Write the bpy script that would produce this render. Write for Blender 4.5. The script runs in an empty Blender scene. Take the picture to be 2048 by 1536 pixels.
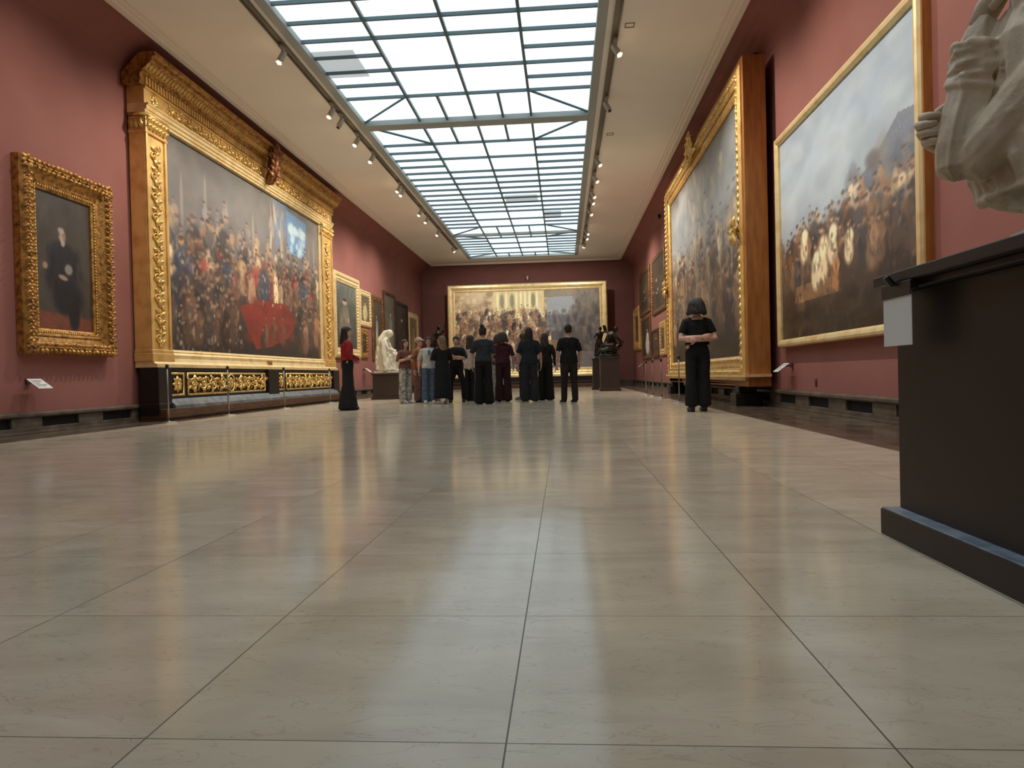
import bpy, bmesh, math, random
import numpy as np
from mathutils import Vector, Matrix, noise
PI = math.pi
sc = bpy.context.scene
COL = sc.collection
rnd = random.Random(7)
V = Vector

# ------------------------------------------------------------------ basics
def lin(c):
    return tuple(((x/255)/12.92 if x/255 <= .04045 else ((x/255+.055)/1.055)**2.4) for x in c)

def tag(o, label=None, cat=None, group=None, kind=None):
    if label: o['label'] = label
    if cat: o['category'] = cat
    if group: o['group'] = group
    if kind: o['kind'] = kind
    return o

def empty(name, loc=(0, 0, 0), rz=0, label=None, cat=None, group=None):
    o = bpy.data.objects.new(name, None)
    COL.objects.link(o)
    o.location = loc
    o.rotation_euler = (0, 0, rz)
    o.empty_display_size = .1
    return tag(o, label, cat, group)

def link(name, me, mat, parent=None, smooth=False):
    if mat is not None:
        for m in (mat if isinstance(mat, (list, tuple)) else [mat]):
            me.materials.append(m)
    if smooth:
        me.polygons.foreach_set('use_smooth', [True]*len(me.polygons))
    me.name = name
    o = bpy.data.objects.new(name, me)
    COL.objects.link(o)
    if parent: o.parent = parent
    return o

def obj(name, bm, mat, parent=None, smooth=False, bevel=0, bang=40):
    me = bpy.data.meshes.new(name)
    bmesh.ops.recalc_face_normals(bm, faces=bm.faces)
    bm.to_mesh(me); bm.free()
    o = link(name, me, mat, parent, smooth)
    if bevel:
        b = o.modifiers.new('edge', 'BEVEL'); b.width = bevel; b.segments = 2
        b.limit_method = 'ANGLE'; b.angle_limit = math.radians(bang)
    return o

def copy_tree(o, parent=None):
    c = o.copy(); COL.objects.link(c)
    if parent: c.parent = parent
    for ch in list(o.children): copy_tree(ch, c)
    return c

# ------------------------------------------------------------------ shapes
def box(bm, x0, x1, y0, y1, z0, z1):
    vs = [bm.verts.new((x, y, z)) for x in (x0, x1) for y in (y0, y1) for z in (z0, z1)]
    for f in ((0,1,3,2), (4,6,7,5), (0,4,5,1), (2,3,7,6), (0,2,6,4), (1,5,7,3)):
        bm.faces.new([vs[i] for i in f])

def frame_at(d, side=None):
    d = d.normalized()
    s = side if side is not None else (V((1, 0, 0)) if abs(d.x) < .8 else V((0, 1, 0)))
    s = (s - d*s.dot(d)).normalized()
    return s, d.cross(s)

def tube(bm, pts, rad, seg=10, side=None, cap=True, mi=0):
    pts = [V(p) for p in pts]
    n = len(pts); rings = []
    if not isinstance(rad, (list, tuple)): rad = [rad]*n
    ps = side and V(side)
    for i, p in enumerate(pts):
        d = (pts[min(i+1, n-1)] - pts[max(i-1, 0)])
        s, t = frame_at(d, ps)
        if side is None: ps = s
        r = rad[i]; rx, ry = r if isinstance(r, (list, tuple)) else (r, r)
        rings.append([bm.verts.new(p + s*(rx*math.cos(2*PI*k/seg)) + t*(ry*math.sin(2*PI*k/seg))) for k in range(seg)])
    fs = []
    for a, b in zip(rings, rings[1:]):
        for k in range(seg):
            fs.append(bm.faces.new((a[k], a[(k+1) % seg], b[(k+1) % seg], b[k])))
    if cap:
        for ring, p, q in ((rings[0], pts[0], pts[1]), (rings[-1], pts[-1], pts[-2])):
            r = rad[0] if ring is rings[0] else rad[-1]
            r = min(r) if isinstance(r, (list, tuple)) else r
            c = bm.verts.new(p + (p-q).normalized()*r*.55)
            for k in range(seg):
                fs.append(bm.faces.new((ring[k], ring[(k+1) % seg], c)))
    if mi:
        for f in fs: f.material_index = mi

def ell(bm, c, r, seg=14, rings=9, mi=0, rot=None):
    c = V(c); R = rot or Matrix.Identity(3)
    grid = []
    for i in range(1, rings):
        a = PI*i/rings
        grid.append([bm.verts.new(c + R @ V((r[0]*math.sin(a)*math.cos(2*PI*k/seg), r[1]*math.sin(a)*math.sin(2*PI*k/seg), r[2]*math.cos(a)))) for k in range(seg)])
    t = bm.verts.new(c + R @ V((0, 0, r[2]))); b = bm.verts.new(c - R @ V((0, 0, r[2])))
    fs = []
    for k in range(seg):
        fs.append(bm.faces.new((t, grid[0][k], grid[0][(k+1) % seg])))
        fs.append(bm.faces.new((b, grid[-1][(k+1) % seg], grid[-1][k])))
    for A, B in zip(grid, grid[1:]):
        for k in range(seg):
            fs.append(bm.faces.new((A[k], B[k], B[(k+1) % seg], A[(k+1) % seg])))
    for f in fs: f.material_index = mi

def lathe(bm, prof, c=(0, 0, 0), seg=24):
    c = V(c); rings = []
    for r, z in prof:
        rings.append([bm.verts.new(c + V((r*math.cos(2*PI*k/seg), r*math.sin(2*PI*k/seg), z))) for k in range(seg)])
    for A, B in zip(rings, rings[1:]):
        for k in range(seg):
            bm.faces.new((A[k], A[(k+1) % seg], B[(k+1) % seg], B[k]))
    bm.faces.new(rings[0]); bm.faces.new(rings[-1])

def prism(bm, prof, x0, x1):
    """closed profile of (y, z) swept along x, flat ends"""
    A = [bm.verts.new((x0, y, z)) for y, z in prof]; B = [bm.verts.new((x1, y, z)) for y, z in prof]
    n = len(prof)
    for i in range(n): bm.faces.new((A[i], A[(i+1) % n], B[(i+1) % n], B[i]))
    bm.faces.new(A); bm.faces.new(B)

def prism_y(bm, prof, y0, y1):
    A = [bm.verts.new((x, y0, z)) for x, z in prof]; B = [bm.verts.new((x, y1, z)) for x, z in prof]
    n = len(prof)
    for i in range(n): bm.faces.new((A[i], A[(i+1) % n], B[(i+1) % n], B[i]))
    bm.faces.new(A); bm.faces.new(B)

def ring(bm, w, h, zc, prof, xc=0):
    """mitred picture-frame ring round an opening w x h; prof = closed list of (outward, forward)"""
    cs = []
    for sx, sz in ((-1, -1), (1, -1), (1, 1), (-1, 1)):
        cs.append([bm.verts.new((xc + sx*(w/2+o), -d, zc + sz*(h/2+o))) for o, d in prof])
    n = len(prof)
    for k in range(4):
        A, B = cs[k], cs[(k+1) % 4]
        for i in range(n):
            bm.faces.new((A[i], A[(i+1) % n], B[(i+1) % n], B[i]))

def leaf(bm, p, d, n, L, W, curl=.35):
    p, d, n = V(p), V(d).normalized(), V(n).normalized()
    s = d.cross(n).normalized()
    rows = []
    for i in range(6):
        t = i/5
        w = W*.5*math.sin(PI*min(1, .12+t*.92))**.8*(1 if i % 2 == 0 else .72)
        hgt = L*curl*math.sin(PI*t)+L*.06
        c = p + d*(L*t)
        rows.append([bm.verts.new(c - s*w + n*hgt*.25), bm.verts.new(c - s*w*.45 + n*hgt), bm.verts.new(c + n*hgt*.72), bm.verts.new(c + s*w*.45 + n*hgt), bm.verts.new(c + s*w + n*hgt*.25)])
    for A, B in zip(rows, rows[1:]):
        for k in range(4): bm.faces.new((A[k], A[k+1], B[k+1], B[k]))

def scroll(bm, c, u, v, n, r, turns=1.6, th=.012, flip=1, tail=None):
    """a flat spiral of tapering tube in plane (u, v)"""
    c, u, v, n = V(c), V(u), V(v), V(n); pts = []; rad = []
    N = int(turns*14)
    if tail is not None:
        pts.append(V(tail) + n*th); rad.append(th*.8)
    for i in range(N+1):
        t = i/N; a = flip*(2*PI*turns*t) + PI
        rr = r*(1-.82*t)
        pts.append(c + u*(rr*math.cos(a)) + v*(rr*math.sin(a)) + n*th*(1+t)); rad.append(th*(1-.35*t))
    tube(bm, pts, rad, 6)

def rosette(bm, c, u, v, n, r, k=8):
    c, u, v, n = V(c), V(u), V(v), V(n)
    for i in range(k):
        a = 2*PI*i/k
        leaf(bm, c + (u*math.cos(a)+v*math.sin(a))*r*.15, u*math.cos(a)+v*math.sin(a), n, r*.85, r*.62, .3)
    ell(bm, c + n*r*.15, (r*.22,)*3, 8, 6)

def remesh(bm, vox=.014, smooth=4, fold=None):
    me = bpy.data.meshes.new('tmp')
    bmesh.ops.recalc_face_normals(bm, faces=bm.faces)
    bm.to_mesh(me); bm.free()
    o = bpy.data.objects.new('tmp', me); COL.objects.link(o)
    r = o.modifiers.new('r', 'REMESH'); r.mode = 'VOXEL'; r.voxel_size = vox
    if smooth:
        s = o.modifiers.new('s', 'SMOOTH'); s.factor = .5; s.iterations = smooth
    dg = bpy.context.evaluated_depsgraph_get()
    out = bpy.data.meshes.new_from_object(o.evaluated_get(dg))
    bpy.data.objects.remove(o); bpy.data.meshes.remove(me)
    if fold:
        ns = [v.normal.copy() for v in out.vertices]
        for v, nn in zip(out.vertices, ns):
            v.co = v.co + nn*fold(v.co, nn)
        out.update()
    return out

# ------------------------------------------------------------------ materials
def mk(name, c1, rough=.6, metal=0, c2=None, scale=6, detail=6, bump=0, bscale=40, spec=.5, stretch=None, emit=None, estr=0, lo=.35, hi=.7, coat=0, rgb=True, rvar=0):
    m = bpy.data.materials.new(name); m.use_nodes = True
    nt = m.node_tree; N = nt.nodes; L = nt.links
    b = N['Principled BSDF']
    a = lin(c1) if rgb else c1
    b.inputs['Base Color'].default_value = (*a, 1)
    b.inputs['Roughness'].default_value = rough
    b.inputs['Metallic'].default_value = metal
    b.inputs['Specular IOR Level'].default_value = spec
    b.inputs['Coat Weight'].default_value = coat
    tc = N.new('ShaderNodeTexCoord'); mp = N.new('ShaderNodeMapping')
    L.new(tc.outputs['Object'], mp.inputs['Vector'])
    if stretch: mp.inputs['Scale'].default_value = stretch
    if c2 is not None:
        n = N.new('ShaderNodeTexNoise'); n.inputs['Scale'].default_value = scale; n.inputs['Detail'].default_value = detail
        L.new(mp.outputs[0], n.inputs['Vector'])
        r = N.new('ShaderNodeValToRGB')
        r.color_ramp.elements[0].position = lo; r.color_ramp.elements[1].position = hi
        r.color_ramp.elements[0].color = (*(lin(c2) if rgb else c2), 1); r.color_ramp.elements[1].color = (*a, 1)
        L.new(n.outputs['Fac'], r.inputs[0]); L.new(r.outputs[0], b.inputs['Base Color'])
        if rvar:
            mr = N.new('ShaderNodeMapRange'); mr.inputs[3].default_value = rough+rvar; mr.inputs[4].default_value = rough-rvar
            L.new(n.outputs['Fac'], mr.inputs[0]); L.new(mr.outputs[0], b.inputs['Roughness'])
    if bump:
        n2 = N.new('ShaderNodeTexNoise'); n2.inputs['Scale'].default_value = bscale; n2.inputs['Detail'].default_value = 5
        L.new(mp.outputs[0], n2.inputs['Vector'])
        bp = N.new('ShaderNodeBump'); bp.inputs['Strength'].default_value = bump; bp.inputs['Distance'].default_value = .02
        L.new(n2.outputs['Fac'], bp.inputs['Height']); L.new(bp.outputs[0], b.inputs['Normal'])
    if emit is not None:
        b.inputs['Emission Color'].default_value = (*lin(emit), 1); b.inputs['Emission Strength'].default_value = estr
    return m

M = {}
M['wall'] = mk('wall_paint_rose', (149, 98, 90), .75, c2=(142, 92, 84), scale=1.3, bump=.04, bscale=60, spec=.25)
M['wall_far'] = mk('wall_paint_rose_shaded', (134, 92, 87), .8, c2=(128, 87, 82), scale=1.3, bump=.04, bscale=60, spec=.2)  # same rose paint, darkened in colour where the spotlights don't reach
M['ceil'] = mk('ceiling_plaster', (243, 238, 230), .85, c2=(239, 233, 224), scale=.8, spec=.2)
M['cream'] = mk('cornice_plaster', (232, 222, 211), .7, spec=.3)
M['skyframe'] = mk('skylight_frame_paint', (160, 168, 168), .5)
M['muntin'] = mk('skylight_bar_steel', (92, 112, 118), .45, .2)
M['gold'] = mk('gilt_wood', (230, 190, 118), .42, .5, c2=(190, 146, 78), scale=4, bump=.1, bscale=40, lo=.25, hi=.55)
M['gold_pale'] = mk('gilt_burnished', (242, 218, 164), .38, .45, c2=(220, 186, 120), scale=5, bump=.06, bscale=30, lo=.25, hi=.55)
M['gold_dark'] = mk('gilt_antique', (196, 146, 76), .42, .6, c2=(112, 74, 32), scale=14, bump=.3, bscale=50, lo=.3, hi=.6)
M['gold_relief'] = mk('gilt_carving', (236, 200, 122), .36, .6, c2=(168, 122, 56), scale=16, bump=.15, bscale=60, lo=.3, hi=.55)
M['gold_orange'] = mk('gilt_side_board', (176, 118, 58), .5, .2, c2=(150, 94, 44), scale=4, bump=.08, bscale=30, stretch=(4, 4, .6))
M['blackwood'] = mk('black_stained_wood', (26, 20, 17), .4, c2=(18, 14, 12), scale=5, stretch=(6, 6, .7), bump=.05)
M['brownwood'] = mk('brown_stained_wood', (98, 66, 40), .5, c2=(66, 42, 24), scale=5, stretch=(1, .5, 6), bump=.06)
M['darkframe'] = mk('dark_frame_wood', (48, 34, 28), .4, c2=(30, 21, 18), scale=8, stretch=(1, 1, 5))
M['redframe'] = mk('red_brown_frame_wood', (104, 58, 46), .45, c2=(70, 36, 30), scale=8)
M['brownframe'] = mk('bronze_brown_frame', (150, 108, 66), .45, .3, c2=(92, 62, 34), scale=9)
M['plinth'] = mk('plinth_dark_brown', (46, 37, 32), .42, c2=(40, 32, 28), scale=1.4, spec=.35)
M['pedbrown'] = mk('pedestal_brown', (60, 44, 38), .45, c2=(50, 36, 31), scale=2)
M['ledge_sheen'] = mk('ledge_skylight_sheen', (150, 162, 176), .3, c2=(98, 112, 130), scale=14, bump=.05, lo=.3, hi=.6)  # skylight reflection put into the colour of the plinth ledge, speckled
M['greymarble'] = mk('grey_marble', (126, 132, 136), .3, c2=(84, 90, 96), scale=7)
M['stone'] = mk('skirting_stone', (108, 97, 84), .38, c2=(74, 64, 54), scale=3, detail=9, stretch=(1, 1.6, 3))
M['vent'] = mk('vent_shadow_gap', (9, 7, 6), .8)
M['marble'] = mk('white_marble', (226, 220, 200), .5, c2=(205, 198, 178), scale=5, bump=.06, bscale=60)
M['plaster'] = mk('aged_stone_marble', (226, 210, 186), .5, c2=(192, 173, 146), scale=7, detail=9, bump=.12, bscale=70)
M['bronze'] = mk('dark_bronze', (70, 64, 56), .32, .8, c2=(34, 30, 27), scale=9)
M['steel'] = mk('brushed_steel', (150, 146, 140), .35, .8)
M['white'] = mk('white_enamel', (225, 224, 220), .5)
M['card'] = mk('printed_card', (226, 226, 224), .55)
M['ink'] = mk('grey_print', (120, 120, 120), .7)
M['blackplastic'] = mk('black_plastic', (24, 23, 23), .4)
M['lamp'] = mk('lamp_lens', (255, 240, 210), .3, emit=(255, 226, 176), estr=14)
M['fixture'] = mk('spotlight_housing', (168, 160, 146), .5)
M['track'] = mk('track_channel', (112, 104, 90), .5)
M['glass'] = mk('skylight_glass', (220, 232, 235), .6)
M['trimgrey'] = mk('hatch_outline', (150, 140, 126), .7)
M['redmark'] = mk('outlet_brown', (90, 46, 44), .6)

# lit skylight panes: the luminous sheet above shines through frosted glass, a few panes stained grey
def skylight_glass():
    m = M['glass']; nt = m.node_tree; N = nt.nodes; L = nt.links; b = N['Principled BSDF']
    g = N.new('ShaderNodeNewGeometry'); mp = N.new('ShaderNodeMapping'); L.new(g.outputs['Position'], mp.inputs['Vector'])
    mp.inputs['Scale'].default_value = (.35, .5, .5)
    n = N.new('ShaderNodeTexNoise'); n.inputs['Scale'].default_value = 1.0; n.inputs['Detail'].default_value = 2
    L.new(mp.outputs[0], n.inputs['Vector'])
    r = N.new('ShaderNodeValToRGB'); r.color_ramp.elements[0].position = .3; r.color_ramp.elements[1].position = .5
    r.color_ramp.elements[0].color = (.58, .66, .78, 1); r.color_ramp.elements[1].color = (.61, .755, .82, 1)
    L.new(n.outputs['Fac'], r.inputs[0]); L.new(r.outputs[0], b.inputs['Emission Color'])
    b.inputs['Emission Strength'].default_value = SKY
SKY = 1.34
skylight_glass()
M['glass_grey'] = mk('skylight_glass_stained', (170, 180, 184), .6, emit=(196, 208, 214), estr=.55)

# polished stone floor, square slabs
def floor_mat():
    m = bpy.data.materials.new('polished_limestone_slabs'); m.use_nodes = True
    nt = m.node_tree; N = nt.nodes; L = nt.links; b = N['Principled BSDF']
    def math_(op, a, c=None, d=None):
        n = N.new('ShaderNodeMath'); n.operation = op
        for i, x in enumerate((a, c, d)):
            if x is None: continue
            if isinstance(x, (int, float)): n.inputs[i].default_value = x
            else: L.new(x, n.inputs[i])
        return n.outputs[0]
    g = N.new('ShaderNodeNewGeometry'); s = N.new('ShaderNodeSeparateXYZ'); L.new(g.outputs['Position'], s.inputs[0])
    T = .634
    u = math_('DIVIDE', math_('SUBTRACT', s.outputs[0], -.111), T); v = math_('DIVIDE', math_('SUBTRACT', s.outputs[1], 1.188), T)
    fu = math_('FLOOR', u); fv = math_('FLOOR', v)
    def edge(x):
        f = math_('FRACT', x); return math_('MINIMUM', f, math_('SUBTRACT', 1.0, f))
    ju = math_('LESS_THAN', edge(u), .0026); jv = math_('LESS_THAN', edge(v), .0021)
    joint = math_('MAXIMUM', ju, jv)
    cv = N.new('ShaderNodeCombineXYZ'); L.new(fu, cv.inputs[0]); L.new(fv, cv.inputs[1])
    wn = N.new('ShaderNodeTexWhiteNoise'); wn.noise_dimensions = '3D'; L.new(cv.outputs[0], wn.inputs['Vector'])
    # offset the veins per slab
    vm = N.new('ShaderNodeVectorMath'); vm.operation = 'MULTIPLY_ADD'
    L.new(wn.outputs['Color'], vm.inputs[0]); vm.inputs[1].default_value = (37, 53, 29); L.new(g.outputs['Position'], vm.inputs[2])
    mp = N.new('ShaderNodeMapping'); mp.inputs['Rotation'].default_value = (0, 0, .5); mp.inputs['Scale'].default_value = (1.1, 2.8, 1)
    L.new(vm.outputs[0], mp.inputs['Vector'])
    n1 = N.new('ShaderNodeTexNoise'); n1.inputs['Scale'].default_value = 1.6; n1.inputs['Detail'].default_value = 9; n1.inputs['Roughness'].default_value = .6; n1.inputs['Distortion'].default_value = .6
    L.new(mp.outputs[0], n1.inputs['Vector'])
    r = N.new('ShaderNodeValToRGB'); e = r.color_ramp.elements
    e[0].position = .3; e[0].color = (*lin((196, 183, 160)), 1); e[1].position = .66; e[1].color = (*lin((219, 208, 186)), 1)
    L.new(n1.outputs['Fac'], r.inputs[0])
    n2 = N.new('ShaderNodeTexNoise'); n2.inputs['Scale'].default_value = 5; n2.inputs['Detail'].default_value = 8; n2.inputs['Distortion'].default_value = 1.2
    L.new(mp.outputs[0], n2.inputs['Vector'])
    vein = math_('LESS_THAN', math_('ABSOLUTE', math_('SUBTRACT', n2.outputs['Fac'], .5)), .006)
    hs = N.new('ShaderNodeHueSaturation'); L.new(r.outputs[0], hs.inputs['Color'])
    L.new(math_('MULTIPLY_ADD', wn.outputs['Value'], .1, .95), hs.inputs['Value'])
    mx = N.new('ShaderNodeMix'); mx.data_type = 'RGBA'; L.new(math_('MULTIPLY', vein, .22), mx.inputs['Factor'])
    L.new(hs.outputs[0], mx.inputs['A']); mx.inputs['B'].default_value = (*lin((110, 92, 72)), 1)
    mj = N.new('ShaderNodeMix'); mj.data_type = 'RGBA'; L.new(math_('MULTIPLY', joint, .85), mj.inputs['Factor'])
    L.new(mx.outputs['Result'], mj.inputs['A']); mj.inputs['B'].default_value = (*lin((58, 50, 42)), 1)
    L.new(mj.outputs['Result'], b.inputs['Base Color'])
    L.new(math_('MULTIPLY_ADD', n1.outputs['Fac'], .07, math_('MULTIPLY_ADD', joint, .3, .1)), b.inputs['Roughness'])
    bp = N.new('ShaderNodeBump'); bp.inputs['Strength'].default_value = .02; bp.inputs['Distance'].default_value = .05
    n3 = N.new('ShaderNodeTexNoise'); n3.inputs['Scale'].default_value = 3; L.new(vm.outputs[0], n3.inputs['Vector'])
    L.new(n3.outputs['Fac'], bp.inputs['Height']); L.new(bp.outputs[0], b.inputs['Normal'])
    b.inputs['IOR'].default_value = 1.38
    return m
M['floor'] = floor_mat()
M['border'] = mk('dark_marble_border', (112, 98, 84), .17, c2=(74, 62, 52), scale=2.4, detail=9, stretch=(2, .8, 1), lo=.3, hi=.65)

def art_mat():
    m = bpy.data.materials.new('oil_paint_on_canvas'); m.use_nodes = True
    nt = m.node_tree; N = nt.nodes; L = nt.links; b = N['Principled BSDF']
    a = N.new('ShaderNodeVertexColor'); a.layer_name = 'art'
    L.new(a.outputs['Color'], b.inputs['Base Color'])
    b.inputs['Roughness'].default_value = .42
    n = N.new('ShaderNodeTexNoise'); n.inputs['Scale'].default_value = 30; n.inputs['Detail'].default_value = 4
    tc = N.new('ShaderNodeTexCoord'); L.new(tc.outputs['Object'], n.inputs['Vector'])
    bp = N.new('ShaderNodeBump'); bp.inputs['Strength'].default_value = .12; bp.inputs['Distance'].default_value = .01
    L.new(n.outputs['Fac'], bp.inputs['Height']); L.new(bp.outputs[0], b.inputs['Normal'])
    return m
M['art'] = art_mat()

# ------------------------------------------------------------------ painted canvases
class Paint:
    """brush dabs on an array; u to the right, v upward, both 0..1; colours sRGB"""
    def __init__(s, nx, nz, c, seed=1):
        s.nx, s.nz = nx, nz; s.a = np.zeros((nz, nx, 3)); s.a[:] = c; s.r = np.random.default_rng(seed); s.asp = nx/nz
    def band(s, stops):
        vs = np.linspace(0, 1, s.nz); st = sorted(stops)
        for k in range(3):
            s.a[:, :, k] = np.interp(vs, [q[0] for q in st], [q[1][k] for q in st])[:, None]
    def dab(s, u, v, ru, rv, c, al=1., ang=0., soft=.35):
        R = max(ru, rv*1.0/s.asp*1.0, ru)
        m = max(ru*s.nx, rv*s.nz)*1.3+2
        cx, cz = u*s.nx, v*s.nz
        x0, x1 = int(max(0, cx-m)), int(min(s.nx, cx+m+1)); z0, z1 = int(max(0, cz-m)), int(min(s.nz, cz+m+1))
        if x1 <= x0 or z1 <= z0: return
        X, Z = np.meshgrid(np.arange(x0, x1)+.5-cx, np.arange(z0, z1)+.5-cz)
        ca, sa = math.cos(ang), math.sin(ang)
        P = (X*ca+Z*sa)/max(.5, ru*s.nx); Q = (-X*sa+Z*ca)/max(.5, rv*s.nz)
        d = np.sqrt(P*P+Q*Q)
        w = (np.clip((1-d)/soft, 0, 1)*al)[:, :, None]
        s.a[z0:z1, x0:x1] = s.a[z0:z1, x0:x1]*(1-w) + np.array(c)*w
    def dabs(s, n, reg, pal, ru=(.01, .03), rv=(.01, .03), al=(.3, .8), ang=(-.3, .3), jit=12, soft=.5):
        for _ in range(n):
            c = np.array(pal[s.r.integers(len(pal))]) + s.r.normal(0, jit/2, 1)
            s.dab(s.r.uniform(reg[0], reg[1]), s.r.uniform(reg[2], reg[3]), s.r.uniform(*ru), s.r.uniform(*rv), c, s.r.uniform(*al), s.r.uniform(*ang), soft)
    def poly(s, pts, c, al=1., jit=5):
        X, Z = np.meshgrid((np.arange(s.nx)+.5)/s.nx, (np.arange(s.nz)+.5)/s.nz)
        ins = np.zeros_like(X, bool); n = len(pts)
        for i in range(n):
            (xa, za), (xb, zb) = pts[i], pts[(i+1) % n]
            hit = ((za > Z) != (zb > Z)) & (X < (xb-xa)*(Z-za)/((zb-za) or 1e-9)+xa)
            ins ^= hit
        w = (ins*al)[:, :, None]
        s.a = s.a*(1-w) + (np.array(c)+s.r.normal(0, jit, X.shape)[:, :, None])*w
    def fig(s, u, v, h, cl, skin=(186, 150, 122), al=.9):
        w = h*.2/s.asp
        s.dab(u, v+h*.3, w*1.0, h*.34, cl, al, 0, .4)
        s.dab(u+w*.2, v+h*.62, w*.85, h*.22, [min(255, x*1.12) for x in cl], al, 0, .4)
        s.dab(u-w*.5, v+h*.5, w*.3, h*.2, [x*.75 for x in cl], al*.8, .3, .5)
        s.dab(u, v+h*.89, w*.34, h*.07, skin, al*.85, 0, .6)
        s.dab(u, v+h*.95, w*.38, h*.055, [x*.4 for x in skin], al*.7, 0, .4)
        s.dab(u+w*.7, v+h*.55, w*.2, h*.16, [x*.9 for x in skin], al*.5, -.5, .5)
    def crowd(s, n, reg, hh, pal, skin=(154, 122, 98), al=(.5, .95)):
        vs = sorted(s.r.uniform(reg[2], reg[3], n), reverse=True)
        for v in vs:
            c = np.array(pal[s.r.integers(len(pal))]) + s.r.normal(0, 8)
            s.fig(s.r.uniform(reg[0], reg[1]), v, s.r.uniform(*hh), list(np.clip(c, 0, 255)), skin, s.r.uniform(*al))
    def out(s, gain=1.):
        a = np.clip(s.a*gain + s.r.normal(0, 2.2, s.a.shape), 0, 255)/255
        return np.where(a <= .04045, a/12.92, ((a+.055)/1.055)**2.4)

def canvas(name, w, h, zc, y, P, parent, gain=1., xc=0):
    a = P.out(gain); nz, nx = P.nz, P.nx
    xs = np.linspace(-w/2, w/2, nx)+xc; zs = np.linspace(-h/2, h/2, nz)+zc
    X, Z = np.meshgrid(xs, zs)
    co = np.stack([X, np.full_like(X, y), Z], -1).reshape(-1, 3)
    idx = np.arange(nx*nz).reshape(nz, nx)
    q = np.stack([idx[:-1, :-1], idx[:-1, 1:], idx[1:, 1:], idx[1:, :-1]], -1).reshape(-1, 4)
    # the stretched canvas has a back edge of its own
    ex = np.array([[-w/2+xc, y+.02, zc-h/2], [w/2+xc, y+.02, zc-h/2], [w/2+xc, y+.02, zc+h/2], [-w/2+xc, y+.02, zc+h/2]])
    co = np.vstack([co, ex]); k = nx*nz; cr = [idx[0, 0], idx[0, -1], idx[-1, -1], idx[-1, 0]]
    faces = q.tolist() + [[cr[i], k+i, k+(i+1) % 4, cr[(i+1) % 4]] for i in range(4)] + [[k, k+3, k+2, k+1]]
    me = bpy.data.meshes.new(name); me.from_pydata(co.tolist(), [], faces)
    at = me.color_attributes.new('art', 'FLOAT_COLOR', 'POINT')
    rgba = np.ones((len(co), 4), np.float32); rgba[:k, :3] = a.reshape(-1, 3); rgba[k:, :3] = .25
    at.data.foreach_set('color', rgba.ravel())
    return link(name, me, M['art'], parent, True)


# ------------------------------------------------------------------ the hall
XL, XR, YB, YF, ZC = -7.1, 3.54, -3.0, 36.0, 6.25
def struct(name, bm, m, parent=None, **k):
    o = obj(name, bm, m, parent, **k)
    if parent is None: o['kind'] = 'structure'
    return o

b = bmesh.new(); box(b, XL-.3, XR+.3, YB-.3, YF+.3, -.2, 0); struct('floor', b, M['floor'])
b = bmesh.new(); box(b, 2.42, 3.49, YB, YF, -.02, .0015); struct('trim_1', b, M['border'])
b = bmesh.new(); box(b, -7.05, -6.27, YB, YF, -.02, .0015); struct('trim_2', b, M['border'])
def wall_side(x, s):
    # wall plus the plaster cove that carries it up to the ceiling edge
    pr = [(x, 0), (x, 5.72)] + [(x - s*(.6-.6*math.cos(a)), 5.72+.5*math.sin(a)) for a in [PI/2*i/7 for i in range(1, 8)]]
    pr += [(x+s*.3, 6.22), (x+s*.3, 0)]
    return pr
for nm, x, s in (('wall_left', XL, -1), ('wall_right', XR, 1)):
    b = bmesh.new(); prism_y(b, wall_side(x, s), YB-.3, YF+.3); struct(nm, b, M['wall'])
b = bmesh.new()
pr = [(YF, 0), (YF, 5.72)] + [(YF-(.6-.6*math.cos(a)), 5.72+.5*math.sin(a)) for a in [PI/2*i/7 for i in range(1, 8)]] + [(YF+.3, 6.22), (YF+.3, 0)]
prism(b, [(y, z) for y, z in pr], XL, XR); struct('wall_far', b, M['wall_far'])
b = bmesh.new(); box(b, XL, XR, YB-.3, YB, 0, 6.22); struct('wall_back', b, M['wall'])
# ceiling: four slabs round the skylight opening
SX0, SX1, SY0, SY1 = -4.27, .66, -2.6, 33.75
b = bmesh.new()
box(b, XL-.3, SX0-.16, YB-.3, YF+.3, ZC, ZC+.35); box(b, SX1+.16, XR+.3, YB-.3, YF+.3, ZC, ZC+.35)
box(b, SX0-.16, SX1+.16, SY1+.16, YF+.3, ZC, ZC+.35); box(b, SX0-.16, SX1+.16, YB-.3, SY0-.16, ZC, ZC+.35)
struct('ceiling', b, M['ceil'])
# plaster cornice along the ceiling edge
def corn(n, f):
    b = bmesh.new(); f(b); struct(n, b, M['cream'])
cp = [(0, 6.19), (.1, 6.19), (.13, 6.215), (.17, 6.215), (.2, 6.235), (.25, 6.235), (.27, 6.252), (0, 6.252)]
corn('trim_3', lambda b: prism_y(b, [(XL+.6+o, z) for o, z in cp], YB, YF-.6))
corn('trim_4', lambda b: prism_y(b, [(XR-.6-o, z) for o, z in cp], YB, YF-.6))
corn('trim_5', lambda b: prism(b, [(YF-.6-o, z) for o, z in cp], XL+.6, XR-.6))
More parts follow.
